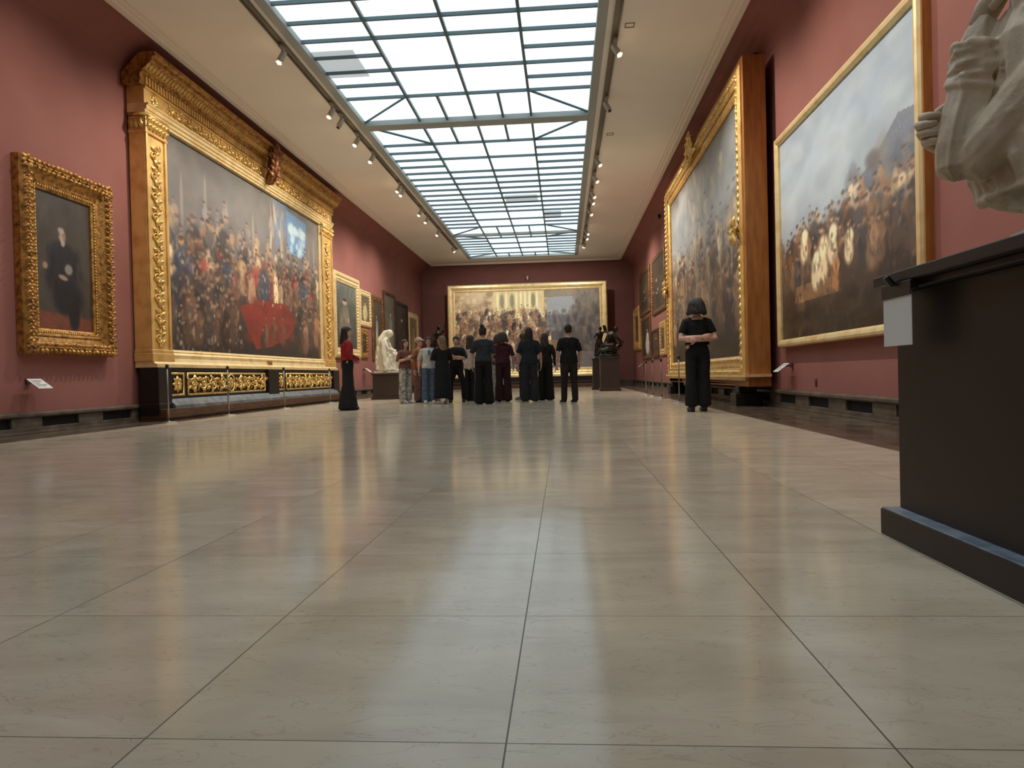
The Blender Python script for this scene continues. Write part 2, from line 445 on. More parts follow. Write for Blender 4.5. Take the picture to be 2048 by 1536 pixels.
# skylight
b = bmesh.new()
box(b, SX0-.16, SX0, SY0-.16, SY1+.16, ZC-.012, ZC+.16); box(b, SX1, SX1+.16, SY0-.16, SY1+.16, ZC-.012, ZC+.16)
box(b, SX0, SX1, SY1, SY1+.16, ZC-.012, ZC+.16); box(b, SX0, SX1, SY0-.16, SY0, ZC-.012, ZC+.16)
win = struct('window_1', b, M['skyframe'], bevel=.008)
ZG = 6.335
b = bmesh.new()
for y0, y1 in ((2.6, 2.95), (15.6, 15.95)): box(b, SX0, SX1, y0, y1, ZC-.02, ZG+.05)
box(b, SX0, SX1, 28.42, 28.62, ZC-.0, ZG+.05)
struct('beam', b, M['skyframe'], win, bevel=.008)
SP = 1.232; BX = [SX0+SP*k for k in (1, 2, 3)]
b = bmesh.new(); w = .02
def bar(b, p, q, w=.021):
    p, q = V((*p, ZG-.015)), V((*q, ZG-.015)); tube(b, [p, q], [(w, .03), (w, .03)], 4, side=(q-p).cross(V((0, 0, 1))), cap=True)
def vbar(b, x0, x1, y): box(b, x0, x1, y-.02, y+.02, ZG-.045, ZG+.02)
def lbar(b, x, y0, y1): box(b, x-.024, x+.024, y0, y1, ZG-.05, ZG+.02)
secs = [(SY0, 2.6), (2.95, 15.6), (15.95, 28.42), (28.62, SY1)]
side_y, mid_y = [], []
for k, (y0, y1) in enumerate(secs):
    for x in BX: lbar(b, x, y0, y1)
    e0, e1 = y0+1.32, y1-1.32
    if k == 3: e0, e1 = y0+.75, y1-.75
    if k == 0: e0 = y0
    n = max(1, round((e1-e0)/.63)); st = (e1-e0)/n
    ends = [e0+st*i for i in range(n+1)]
    for i, y in enumerate(ends):
        vbar(b, SX0, BX[0], y); vbar(b, BX[2], SX1, y)
        near_end = min(i, n-i)
        if near_end in (0, 2, 4) or near_end > 4: vbar(b, BX[0], BX[2], y)
    for ya, yb in ((y0, e0), (e1, y1)):
        if yb-ya < .1: continue
        for x in ((BX[0]+BX[1])/2, (BX[1]+BX[2])/2): lbar(b, x, ya, yb)
        yo, yi = (y0, e0) if ya == y0 else (y1, e1)
        bar(b, (SX0+.02, yo), (BX[0], yi)); bar(b, (SX1-.02, yo), (BX[2], yi))
struct('glazing_bar', b, M['muntin'], win)
b = bmesh.new(); box(b, SX0-.1, SX1+.1, SY0-.1, SY1+.1, ZG+.012, ZG+.03)
struct('pane', b, M['glass'], win)
# three panes that have gone grey
b = bmesh.new()
for x0, x1, y0, y1 in ((SX0, SX0+.75, 12.2, 13.3), (-1.75, -.7, 22.6, 23.6), (-.55, .05, 25.0, 25.9)):
    box(b, x0, x1, y0, y1, ZG+.004, ZG+.011)
st = struct('stained_pane', b, M['glass_grey'], win); st['label'] = 'grey stained skylight pane'

# stone skirting with dark vent openings
def skirting(nm, x, s, slots):
    b = bmesh.new()
    f = lambda o: x - s*o                      # o = how far it stands out from the wall
    def sb(o, y0, y1, z0, z1): box(b, min(x, f(o)), max(x, f(o)), y0, y1, z0, z1)
    sb(.055, YB, YF, 0, .085)
    sb(.075, YB, YF, 0, .03)
    prism_y(b, [(x, .215), (f(.055), .215), (f(.085), .235), (f(.085), .27), (f(.05), .292), (x, .292)], YB, YF)
    y = YB
    for a, c in slots:
        sb(.05, y, a, .085, .215); y = c
    sb(.05, y, YF, .085, .215)
    o = struct(nm, b, M['stone'], bevel=.004)
    for a, c in slots:
        b = bmesh.new(); sb(.012, a-.02, c+.02, .08, .22)
        struct('vent', b, M['vent'], o)
    return o
sl = [(8.36-1.345*k-.0, 8.36-1.345*k+.76) for k in range(8, -20, -1)]
sl = [(a, c) for a, c in sl if a > YB+.2 and c < YF-.4]
skirting('baseboard_right', XR, 1, sl)
sl = [(9.14+1.27*k, 9.14+1.27*k+.73) for k in range(-9, 21)]
skirting('baseboard_left', XL, -1, [(a, c) for a, c in sl if a > YB+.2 and c < YF-.4])
b = bmesh.new(); box(b, XL+.08, XR-.08, YF-.06, YF, 0, .22); box(b, XL+.08, XR-.08, YF-.085, YF, .22, .29); struct('baseboard_far', b, M['stone'])

# light tracks beside the skylight
def track(x, lab):
    b = bmesh.new()
    prism_y(b, [(x-.06, ZC-.001), (x-.06, ZC-.035), (x-.035, ZC-.035), (x-.035, ZC-.012), (x+.035, ZC-.012), (x+.035, ZC-.035), (x+.06, ZC-.035), (x+.06, ZC-.001)], YB+.2, 31.2)
    tag(obj('lighting_track', b, M['track']), lab, 'lighting track')
track(-4.56, 'long grey lighting track on the ceiling along the left side of the skylight')
track(.98, 'long grey lighting track on the ceiling along the right side of the skylight')

def spotlight(x, y, side, lab, lit=True, aim=2.0, power=300, group=None, at=None):
    """track spotlight: yoke arm, barrel and lens; side -1 shines at the left wall"""
    t = empty('spotlight', (x, y, ZC-.056), 0, lab, 'spotlight', group)
    wx = (XL+.1) if side < 0 else (XR-.1)
    d = V((wx-x-.0, -.0 if lit else .4, aim-6.05)).normalized()
    if at: d = (V(at)-V((x, y, 6.0))).normalized()
    b = bmesh.new(); box(b, -.03, .03, -.07, .07, -.03, .02); tube(b, [(0, 0, -.03), (0, 0, -.13)], .011, 8)
    obj('arm', b, M['fixture'], t)
    c = V((0, 0, -.17))
    b = bmesh.new(); tube(b, [c-d*.1, c-d*.06, c+d*.06, c+d*.075], [.035, .052, .055, .06], 16)
    obj('barrel', b, M['fixture'], t, True)
    b = bmesh.new(); tube(b, [c+d*.112, c+d*.118], [.05, .044], 16)
    obj('lens', b, M['lamp'] if lit else M['blackplastic'], t, True)
    if lit:
        L = bpy.data.lights.new('beam', 'SPOT'); L.energy = power; L.spot_size = math.radians(118); L.spot_blend = 1
        L.color = (1, .88, .75); L.shadow_soft_size = .06
        lo = bpy.data.objects.new('beam', L); COL.objects.link(lo); lo.parent = t
        lo.location = c + d*.16; lo.rotation_euler = d.to_track_quat('-Z', 'Y').to_euler()
    return t
ORD = ['nearest', 'second', 'third', 'fourth', 'fifth', 'sixth', 'seventh', 'eighth', 'ninth', 'tenth', 'eleventh']
LY = [11.63, 14.16, 15.94, 17.23, 20.07, 20.51, 23.11, 24.22, 26.46, 30.06]
RY = [12.07, 18.39, 19.95, 21.69, 22.49, 24.05, 27.37, 28.34, 30.16]
PW = 330
for k, y in enumerate(LY):
    spotlight(-4.56, y, -1, 'lit spotlight, %s one along the left ceiling track counted from the near end' % ORD[k], power=PW*(.75 if k in (4, 5, 6, 7) else 1), group='lit spotlights on the left track', at=(-3.0, 34.5, 2.6) if k >= 9 else None)
for k, y in enumerate(RY):
    spotlight(1.0, y, 1, 'lit spotlight, %s one along the right ceiling track counted from the near end' % ORD[k], power=PW*(.8 if k > 1 else 1.25)*(.75 if k < 7 else 1.3), aim=2.6, at=(-.4, 34.5, 2.6) if k >= 8 else None, group='lit spotlights on the right track')
spotlight(1.0, 14.58, 1, 'unlit dark-lensed spotlight on the right ceiling track near the skylight cross beam', False)
spotlight(-4.56, 14.75, -1, 'unlit dark-lensed spotlight on the left ceiling track before the skylight cross beam', False)
# unseen lamps added on the same tracks, nearer than the frame's upper edge
for y in (8.9, 6.0):
    spotlight(-4.56, y, -1, ('lit spotlight over the near seated portrait on the left wall' if y > 7 else 'unseen lit spotlight on the left track nearest the back of the hall'), power=PW*(.5 if y > 7 else .3))
for y in (9.3, 6.2, 3.2):
    spotlight(1.0, y, 1, {9.3: 'unseen lit spotlight over the mountain crowd painting on the right wall', 6.2: 'unseen lit spotlight on the right track just past the stone bust', 3.2: 'unseen lit spotlight on the right track above the stone bust plinth'}[y], power=PW*(.8 if y > 4 else .5), aim=2.6)

# small fittings on ceiling, cove and walls
def hatch(x, y, lab):
    b = bmesh.new(); ring(b, .12, .12, 0, [(0, 0), (.02, 0), (.02, .01), (0, .01)])
    o = obj('ceiling_socket', b, M['trimgrey']); o.rotation_euler = (PI/2, 0, 0); o.location = (x, y, ZC-.0); tag(o, lab, 'socket', 'square ceiling sockets')
hatch(1.2, 11.71, 'square outlined ceiling socket right of the near end of the right track')
hatch(1.22, 16.95, 'square outlined ceiling socket right of the track past the cross beam')
for k, (y, z) in enumerate(((12.4, 6.02), (16.6, 6.02), (20.3, 6.02), (24.6, 6.02))):
    b = bmesh.new(); tube(b, [(0, 0, .05), (0, 0, -.05)], [.05, .06], 12); tube(b, [(0, 0, -.05), (0, 0, -.09)], [.03, .02], 10)
    o = obj('cove_fitting', b, M['blackplastic'], None, True); o.location = (XR-.17, y, z-.1)  # dark hooks and sensors at the cove, no lamp in them
    tag(o, 'small dark fitting on the right cove, %s counted from the near end' % ORD[k], 'fitting', 'dark fittings on the right cove')
b = bmesh.new(); box(b, -.035, .035, -.012, .0, -.05, .05); box(b, -.02, .02, -.02, -.01, -.03, .03)
o = obj('wall_socket', b, M['redmark'], None, bevel=.004); o.location = (XR, 10.28, .42); o.rotation_euler = (0, 0, -PI/2)
tag(o, 'small brownish wall socket low on the right wall under the mountain painting', 'socket')
b = bmesh.new(); tube(b, [(0, 0, .1), (0, 0, -.06)], [.05, .045], 12); box(b, -.03, .03, 0, .12, -.02, .06)
o = obj('wall_sensor', b, M['white'], None, True); o.location = (-1.7, YF-.12, 5.5); tag(o, 'small white sensor on the far wall above the wide gilt painting', 'sensor')

# ------------------------------------------------------------------ framed pictures
def hang(name, side, y, label, cat, group=None, off=0):
    """root of a wall picture: local x runs along the wall, local -y faces the hall"""
    if side == 'L': return empty(name, (XL+off, y, 0), PI/2, label, cat, group)
    return empty(name, (XR-off, y, 0), -PI/2, label, cat, group)

def crowd_pal(*c): return [list(x) for x in c]
DARK = crowd_pal((58, 48, 42), (72, 56, 46), (46, 42, 44), (84, 62, 48), (66, 62, 60), (96, 70, 56))
LITE = crowd_pal((170, 150, 118), (148, 122, 92), (188, 170, 140), (130, 96, 72), (112, 100, 90))
GREY = crowd_pal((104, 100, 96), (92, 90, 92), (118, 108, 100), (84, 78, 76))

def art_left_hall():
    p = Paint(300, 210, (80, 72, 68), 3)
    p.band([(0, (44, 37, 36)), (.3, (66, 54, 50)), (.55, (98, 90, 86)), (.8, (104, 103, 98)), (1, (88, 87, 80))])  # upper greys carry the skylight's veil of sheen along with the picture
    p.dabs(500, (0, 1, .5, 1), GREY, (.02, .06), (.03, .09), (.1, .3))
    p.poly([(.6, 1), (.72, 1), (.7, .78), (.62, .66)], (96, 116, 142), .7)
    p.poly([(.71, .95), (.88, .93), (.87, .68), (.71, .68)], (92, 130, 166), .85)
    p.dabs(26, (.74, .86, .7, .86), [[166, 184, 190], [190, 200, 196]], (.01, .03), (.02, .05), (.3, .8))
    for u in (.08, .19, .3, .46, .58, .66, .9, .95): p.dab(u, .7+.05*math.sin(u*40), .008, .16, (150, 140, 124), .5)
    p.dabs(40, (.58, .68, .55, .98), [[176, 162, 136], [140, 122, 100], [116, 112, 108]], (.006, .016), (.03, .09), (.3, .8))
    p.crowd(70, (.0, 1, .42, .62), (.12, .2), GREY+LITE[:2], al=(.4, .8))
    p.crowd(95, (.0, 1, .22, .45), (.18, .28), DARK+LITE+[[60, 66, 84], [120, 52, 44], [104, 60, 48]], al=(.6, .95))
    for u, v in ((.3, .38), (.53, .42), (.83, .42)): p.dab(u, v, .05, .12, (58, 66, 80), .8, .1)
    p.dab(.61, .4, .02, .14, (214, 196, 158), .85); p.dab(.2, .42, .014, .12, (190, 160, 128), .7); p.dab(.44, .36, .03, .12, (178, 152, 120), .6)
    p.poly([(.36, .27), (.52, .33), (.7, .34), (.78, .24), (.7, .13), (.56, .06), (.46, .04), (.4, .16)], (116, 46, 37), .92)
    p.dabs(60, (.4, .74, .08, .32), [[126, 52, 40], [100, 40, 34], [86, 42, 36]], (.02, .05), (.02, .05), (.2, .5))
    p.crowd(40, (0, .33, .02, .2), (.22, .3), DARK+[[58, 62, 52], [70, 48, 40]], al=(.6, .9))
    p.crowd(26, (.76, 1, .0, .2), (.2, .3), DARK+[[132, 96, 72], [80, 52, 44]], al=(.5, .9))
    p.dabs(500, (0, .38, 0, .55), DARK+LITE, (.003, .01), (.006, .022), (.2, .6)); p.dabs(420, (.38, 1, .3, .6), DARK+LITE, (.003, .01), (.006, .022), (.2, .6)); p.crowd(5, (.5, .7, .02, .1), (.14, .2), DARK)
    return p
def art_mountain():
    p = Paint(220, 230, (90, 90, 90), 5)
    p.band([(0, (40, 31, 24)), (.22, (62, 48, 38)), (.36, (78, 66, 58)), (.46, (118, 124, 130)), (.6, (150, 160, 168)), (.8, (140, 154, 168)), (1, (122, 136, 150))])  # sky tones mix the painted sky with glare off the canvas
    p.dabs(240, (0, 1, .5, 1), [[154, 166, 172], [132, 142, 152], [166, 174, 178], [118, 126, 134]], (.05, .14), (.03, .09), (.1, .3), (-.2, .6))
    p.dab(.5, .74, .22, .16, (172, 182, 188), .5, .3, .9)
    p.poly([(.5, .46), (.62, .55), (.76, .6), (.9, .7), (1, .68), (1, .4), (.5, .38)], (92, 96, 106), .75)
    p.dabs(70, (.6, 1, .42, .62), [[88, 90, 98], [122, 112, 100], [80, 76, 78]], (.02, .06), (.02, .07), (.2, .5))
    p.poly([(.8, .5), (1, .53), (1, .3), (.78, .32)], (128, 98, 74), .8)
    p.poly([(.82, .36), (1, .38), (1, .1), (.76, .12)], (44, 33, 28), .8)
    p.crowd(46, (.18, .98, .34, .46), (.1, .18), GREY+LITE, al=(.4, .8))
    p.crowd(90, (0, 1, .2, .36), (.14, .24), DARK+[[120, 92, 66], [100, 74, 52]], al=(.6, .95))
    p.poly([(.16, .25), (.5, .24), (.54, .17), (.14, .17)], (128, 96, 66), .8)
    for u, v, h in ((.24, .34, .2), (.4, .22, .26), (.34, .2, .22), (.48, .28, .22), (.6, .26, .18)): p.fig(u, v, h, (206, 188, 152))
    p.fig(.5, .17, .18, (150, 104, 66)); p.dab(.2, .14, .05, .06, (170, 132, 96), .5)
    p.dabs(420, (0, 1, 0, .42), DARK+[[110, 84, 60]], (.004, .014), (.008, .03), (.25, .6))
    p.dabs(140, (0, 1, 0, .16), [[48, 38, 28], [60, 50, 36], [38, 30, 24]], (.03, .08), (.01, .04), (.3, .6))
    return p
def art_right_big():
    p = Paint(170, 220, (90, 86, 82), 8)
    p.band([(0, (44, 35, 30)), (.2, (70, 58, 48)), (.36, (78, 66, 56)), (.5, (104, 104, 102)), (.7, (132, 138, 140)), (.88, (116, 118, 116)), (1, (82, 76, 66))])  # pale upper part holds picture sky and surface glare in one colour
    p.dabs(200, (0, 1, .5, 1), [[140, 146, 148], [112, 116, 120], [150, 150, 146], [96, 98, 100]], (.04, .12), (.03, .1), (.15, .35), (-.5, .5))
    for u, v, h in ((.5, .8, .2), (.42, .72, .22), (.6, .7, .2), (.7, .82, .14), (.8, .88, .12), (.52, .6, .2)): p.fig(u, v-.08, h, (158, 148, 132), al=.7)
    p.dabs(90, (.3, .8, .56, .95), [[164, 156, 140], [130, 126, 122]], (.008, .02), (.03, .1), (.2, .6))
    p.crowd(80, (0, 1, .36, .54), (.1, .2), GREY+LITE[:3], al=(.4, .8))
    p.crowd(90, (0, 1, .06, .36), (.14, .26), DARK+[[112, 92, 70], [128, 110, 86]], al=(.55, .95))
    for u in (.28, .46, .54, .63, .78, .9): p.dab(u, .4+.1*math.sin(9*u), .012, .2, (150, 132, 100), .6)
    p.dabs(500, (0, 1, 0, .6), DARK+LITE[:2], (.005, .016), (.01, .04), (.2, .6))
    p.dabs(60, (0, 1, 0, .1), [[42, 34, 28], [54, 44, 36]], (.04, .1), (.02, .04), (.3, .6))
    return p
def art_far():
    p = Paint(260, 150, (150, 136, 108), 11)
    p.band([(0, (88, 84, 80)), (.12, (98, 92, 84)), (.3, (110, 94, 74)), (.55, (150, 132, 102)), (1, (166, 150, 118))])
    p.dabs(340, (0, .64, .3, 1), LITE+[[196, 180, 146], [112, 94, 70]], (.012, .04), (.015, .06), (.3, .7))
    p.poly([(.27, 1), (.62, 1), (.62, .66), (.27, .64)], (182, 168, 128), .75)
    for u in (.3, .36, .43, .46, .49, .52, .57): p.dab(u, .86, .008, .16, (208, 196, 156), .9)
    for u in (.33, .4, .545): p.dab(u, .87, .018, .11, (104, 102, 84), .8)
    p.dab(.44, .68, .2, .035, (204, 186, 130), .8); p.dab(.56, .74, .06, .06, (186, 178, 140), .7)
    p.crowd(90, (0, .64, .5, .68), (.1, .16), LITE+DARK, al=(.6, .95))
    p.crowd(110, (0, .66, .24, .52), (.12, .2), LITE+DARK+[[130, 90, 64]], al=(.6, .95))
    p.poly([(.64, .9), (.83, .92), (.83, .56), (.64, .55)], (124, 130, 138), .95)
    p.dab(.73, .72, .1, .06, (146, 142, 140), .8, 0, .9)
    p.poly([(.83, .93), (1, .93), (1, .55), (.83, .55)], (98, 92, 86), .9)
    p.poly([(.62, 1), (1, 1), (1, .92), (.62, .9)], (108, 102, 88), .9)
    p.poly([(.66, .6), (.9, .64), (1, .6), (1, 0), (.66, .1)], (68, 66, 68), .85)
    for u, v, h in ((.86, .62, .5), (.9, .66, .44), (.82, .6, .3), (.95, .62, .3)): p.dab(u, v, .022, h*.55, (78, 74, 70), .9)
    p.dabs(120, (.64, .86, .5, .66), [[92, 92, 98], [110, 110, 114], [78, 78, 82]], (.01, .04), (.02, .06), (.25, .6)); p.dabs(130, (.8, 1, .45, .98), [[92, 86, 80], [112, 102, 90], [72, 68, 66]], (.008, .03), (.02, .09), (.3, .7))
    p.dabs(150, (.68, 1, .1, .75), [[84, 82, 84], [60, 58, 60], [112, 98, 86], [70, 62, 58]], (.008, .022), (.02, .1), (.3, .7))
    p.poly([(.4, .22), (1, .2), (1, 0), (.3, 0)], (104, 100, 98), .8)
    p.poly([(.6, .36), (.72, .36), (.72, .2), (.6, .2)], (120, 92, 66), .8)
    for v in (.06, .12, .2): p.dab(.62, v, .3, .012, (150, 144, 134), .6)
    p.crowd(50, (0, .6, .05, .25), (.16, .26), DARK+LITE, al=(.6, .9))
    p.dabs(900, (0, .66, .1, .75), LITE+DARK, (.002, .008), (.006, .02), (.3, .8))
    return p
def art_seated(bg, coat, seed=1, face=(176, 148, 124), floor=None, beard=None, v0=.72, u0=.42, s=1., lap=True):
    p = Paint(90, 150, bg, seed)
    p.dabs(120, (0, 1, 0, 1), [bg, [x*1.2 for x in bg], [x*.8 for x in bg]], (.05, .2), (.05, .15), (.15, .4))
    if floor:
        p.poly([(0, .14), (1, .1), (1, 0), (0, 0)], floor, .9)
        p.dabs(30, (0, 1, 0, .12), [floor, [x*.8 for x in floor]], (.05, .15), (.01, .03), (.3, .6))
    p.dab(u0+.02, v0-.16*s, .33*s, .14*s, coat, .95, -.1); p.dab(u0, v0-.3*s, .36*s, .2*s, coat, .95)
    p.dab(u0+.1, v0-.48*s, .34*s, .16*s, [x*.8 for x in coat], .95); p.dab(u0+.2, v0-.6*s, .12, .16*s, [x*.75 for x in coat], .95)
    p.dabs(40, (u0-.3, u0+.35, v0-.5*s, v0-.1), [[x*1.2 for x in coat], [x*.7 for x in coat]], (.02, .06), (.03, .09), (.2, .5))
    p.dab(u0+.02, v0, .075*s, .062*s, face, .95); p.dab(u0+.06, v0-.012, .03*s, .05*s, [x*.72 for x in face], .5)
    p.dab(u0, v0+.045*s, .07*s, .025*s, beard or [50, 40, 34], .8)
    for du in (-.028, .04): p.dab(u0+du*s, v0+.008, .014*s, .006, (70, 52, 44), .7)
    p.dab(u0+.01, v0-.02*s, .012, .016, [min(255, x*1.12) for x in face], .6)
    if beard: p.dab(u0+.03, v0-.055*s, .045*s, .03*s, beard, .9)
    if lap:
        p.dab(u0+.12, v0-.25*s, .09*s, .05*s, (160, 150, 138), .8); p.dab(u0+.02, v0-.32*s, .1, .022, (172, 140, 116), .9, -.2); p.dab(u0-.3*s, v0-.25*s, .05, .03, (168, 138, 114), .9, -.6)
    return p
def art_standing(bg, cloth, seed=1, w=.3, u0=.5, face=(186, 156, 130), grad=None):
    p = Paint(60, 130, bg, seed)
    if grad: p.band([(0, [x*.6 for x in bg]), (.5, bg), (1, grad)])
    p.dabs(90, (0, 1, 0, 1), [bg, [x*1.25 for x in bg], [x*.75 for x in bg]], (.06, .2), (.04, .12), (.15, .4))
    p.dab(u0, .3, w*1.0, .3, cloth, .95, 0); p.dab(u0+.02, .52, w*.7, .16, cloth, .95)
    p.dabs(30, (u0-w*.7, u0+w*.7, .05, .6), [[min(255, x*1.2) for x in cloth], [x*.72 for x in cloth]], (.02, .05), (.04, .14), (.3, .6))
    p.dab(u0, .71, w*.34, .05, face, .95); p.dab(u0, .75, w*.36, .028, (54, 42, 36), .9); p.dab(u0+w*.5, .45, .05, .05, face, .7)
    return p

# --- portrait in a deep carved frame, first on the left wall
t = hang('framed_painting', 'L', 9.71, 'portrait of a seated bearded man in black in a deep carved gilt frame', 'painting')
W_, H_, Z_ = 1.12, 1.9, 2.37
b = bmesh.new()
ring(b, W_, H_, Z_, [(0, .01), (0, .045), (.03, .06), (.05, .05), (.07, .075), (.1, .085), (.12, .07), (.16, .085), (.2, .13), (.27, .16), (.33, .15), (.36, .1), (.36, .005), (.2, .005)])
obj('frame', b, M['gold_dark'], t)
b = bmesh.new()
def rails(w, h, zc):
    return [((-w/2, zc-h/2), (1, 0), w), ((w/2, zc-h/2), (0, 1), h), ((w/2, zc+h/2), (-1, 0), w), ((-w/2, zc+h/2), (0, -1), h)]
for (x, z), (dx, dz), ln in rails(W_+.54, H_+.54, Z_):
    n = int(ln/.085)
    for i in range(n):
        q = V((x+dx*(i+.5)*ln/n, -.155, z+dz*(i+.5)*ln/n)); d = V((dx, 0, dz)); s_ = V((-dz, 0, dx))
        for sg in (-1, 1):
            leaf(b, q+s_*sg*.01, (d*.55+s_*sg).normalized(), (0, -1, 0), rnd.uniform(.075, .1), .055, .45)
        leaf(b, q, -d, (0, -1, 0), .06, .04, .5)
        if i % 2: ell(b, q+V((0, -.02, 0)), (.018, .014, .018), 7, 5)
for sx in (-1, 1):
    for sz in (-1, 1): rosette(b, (sx*(W_/2+.27), -.155, Z_+sz*(H_/2+.27)), (1, 0, 0), (0, 0, 1), (0, -1, 0), .12)
obj('leaf_carving', b, M['gold_dark'], t, True)
b = bmesh.new()
for (x, z), (dx, dz), ln in rails(W_+.1, H_+.1, Z_):
    n = int(ln/.045)
    for i in range(n): ell(b, (x+dx*(i+.5)*ln/n, -.066, z+dz*(i+.5)*ln/n), (.016, .014, .016), 6, 4)
obj('bead_moulding', b, M['gold_relief'], t, True)
canvas('canvas', W_+.02, H_+.02, Z_, -.02, art_seated([72, 64, 56], [36, 34, 38], 4, (178, 150, 128), [120, 66, 50], [172, 166, 156], .7, .45, .95), t)

# --- the giant altar-like frame on the left
t = hang('framed_painting', 'L', 16.05, 'enormous gilt architectural frame around a crowd scene with a red patch, on a black plinth', 'painting')
def X(Y): return Y - 16.05
FRONT = .3
Y0, Y1 = 11.32, 20.78
CW, CZ0, CZ1 = 7.86, 1.22, 5.1
cy = (11.97+19.83)/2
b = bmesh.new(); box(b, X(Y0)+.05, X(Y1)-.05, -.2, -.02, .95, 5.75); obj('back_board', b, M['gold_orange'], t)
pl = []
for ya, yb in ((Y0, 11.93), (19.87, Y1)):
    b = bmesh.new()
    a, c = X(ya), X(yb); inner = c if ya == Y0 else a
    box(b, a, c, -FRONT, -.02, 1.12, 5.1)
    e0, e1 = (a, a+.06), (c-.06, c)
    for q0, q1 in (e0, e1): box(b, q0, q1, -FRONT-.03, -FRONT, 1.12, 5.1)
    box(b, a-.03, c+.03, -FRONT-.05, -.02, 1.0, 1.14); box(b, a-.02, c+.02, -FRONT-.04, -.02, 1.14, 1.2)
    box(b, a-.02, c+.02, -FRONT-.04, -.02, 4.78, 4.83)
    o = obj('pilaster', b, M['gold'], t, bevel=.012)
    b = bmesh.new(); m_ = (a+c)/2
    z = 1.32; k = 0
    while z < 4.7:
        fl = 1 if k % 2 else -1
        scroll(b, (m_+fl*.07, -FRONT, z+.06), (1, 0, 0), (0, 0, 1), (0, -1, 0), .085, 1.4, .014, fl, (m_-fl*.05, -FRONT, z-.08))
        leaf(b, (m_, -FRONT, z-.08), (fl*.7, 0, 1), (0, -1, 0), .14, .07, .3); leaf(b, (m_-fl*.04, -FRONT, z), (-fl, 0, .5), (0, -1, 0), .12, .07, .35)
        ell(b, (m_+fl*.07, -FRONT-.025, z+.06), (.022,)*3, 8, 6)
        z += .17; k += 1
    obj('scroll_carving', b, M['gold_relief'], o, True)
    b = bmesh.new()       # capital
    for zz in (4.84, 4.95):
        for i in range(6): leaf(b, (a+.05+(c-a-.1)*i/5, -FRONT-.01, zz), (0, -.25, 1), (0, -1, 0), .14, .1, .5)
    for i in range(3): leaf(b, (a if ya == Y0 else c, -FRONT+.05+.08*i, 4.86), (0, 0, 1), (-1 if ya == Y0 else 1, 0, 0), .16, .09, .5)
    box(b, a-.03, c+.03, -FRONT-.06, -.02, 5.06, 5.11)
    obj('capital', b, M['gold_relief'], o, True)
# entablature: architrave, carved frieze, fluted band, projecting cornice
EX0, EX1 = X(Y0)-.02, X(Y1)+.02
def ent(name, prof, mat, par, over=0):
    b = bmesh.new(); prism(b, [(-y, z) for y, z in prof], EX0-over, EX1+over); return obj(name, b, mat, par)
ar = ent('architrave', [(.02, 5.06), (.3, 5.06), (.3, 5.1), (.33, 5.11), (.33, 5.16), (.36, 5.17), (.36, 5.22), (.39, 5.235), (.39, 5.26), (.02, 5.26)], M['gold_pale'], t)
fr = ent('frieze', [(.02, 5.26), (.32, 5.26), (.32, 5.5), (.35, 5.51), (.35, 5.54), (.02, 5.54)], M['gold'], t)
b = bmesh.new(); x = EX0+.75; k = 0
while x < EX1-.6:
    if abs(x) <= .35 and len(b.verts):
        obj('scroll_carving', b, M['gold_relief'], fr, True); b = bmesh.new()
    if abs(x) > .35:
        fl = 1 if k % 2 else -1
        scroll(b, (x, -.32, 5.38+fl*.03), (1, 0, 0), (0, 0, 1), (0, -1, 0), .085, 1.4, .013, fl)
        leaf(b, (x+.06, -.32, 5.38), (1, 0, -fl*.5), (0, -1, 0), .13, .08, .35); leaf(b, (x+.02, -.32, 5.38-fl*.05), (-.4, 0, -fl), (0, -1, 0), .1, .06, .35)
    x += .19; k += 1
obj('scroll_carving', b, M['gold_relief'], fr, True)
for e in (EX0+.3, EX1-.3):
    b = bmesh.new(); rosette(b, (e, -.32, 5.38), (1, 0, 0), (0, 0, 1), (0, -1, 0), .12); obj('rosette', b, M['gold_relief'], fr, True)
cn = ent('cornice', [(.02, 5.54), (.33, 5.54), (.34, 5.7), (.38, 5.72), (.38, 5.76), (.44, 5.79), (.5, 5.86), (.55, 5.89), (.55, 5.95), (.6, 5.97), (.6, 6.03), (.36, 6.03), (.3, 6.0), (.02, 5.72)], M['gold_dark'], t, .13)
b = bmesh.new(); x = EX0
while x < EX1:
    box(b, x, x+.05, -.365, -.32, 5.56, 5.69); x += .085
obj('fluting', b, M['gold'], cn)
b = bmesh.new(); x = EX0-.1
while x < EX1+.1:
    leaf(b, (x, -.43, 5.77), (0, -.6, 1), (0, -1, .3), .13, .085, .3); x += .095
obj('leaf_moulding', b, M['gold'], cn, True)
# architectural inner moulding round the canvas
b = bmesh.new(); ring(b, CW, CZ1-CZ0, (CZ0+CZ1)/2, [(0, .2), (0, .235), (.02, .27), (.045, .3), (.06, .27), (.06, .2)], X(cy)); obj('inner_moulding', b, M['gold_pale'], t)
b = bmesh.new()
prism(b, [(-.02, .9), (-.4, .9), (-.4, .955), (-.36, .97), (-.34, 1.0), (-.32, 1.06), (-.33, 1.12), (-.3, 1.16), (-.02, 1.16)], X(Y0), X(Y1)); obj('bottom_rail', b, M['gold_pale'], t)
b = bmesh.new(); box(b, X(16.0)-.12, X(16.0)+.12, -.352, -.3, 1.0, 1.09); obj('name_plate', b, M['gold_dark'], t, bevel=.006)
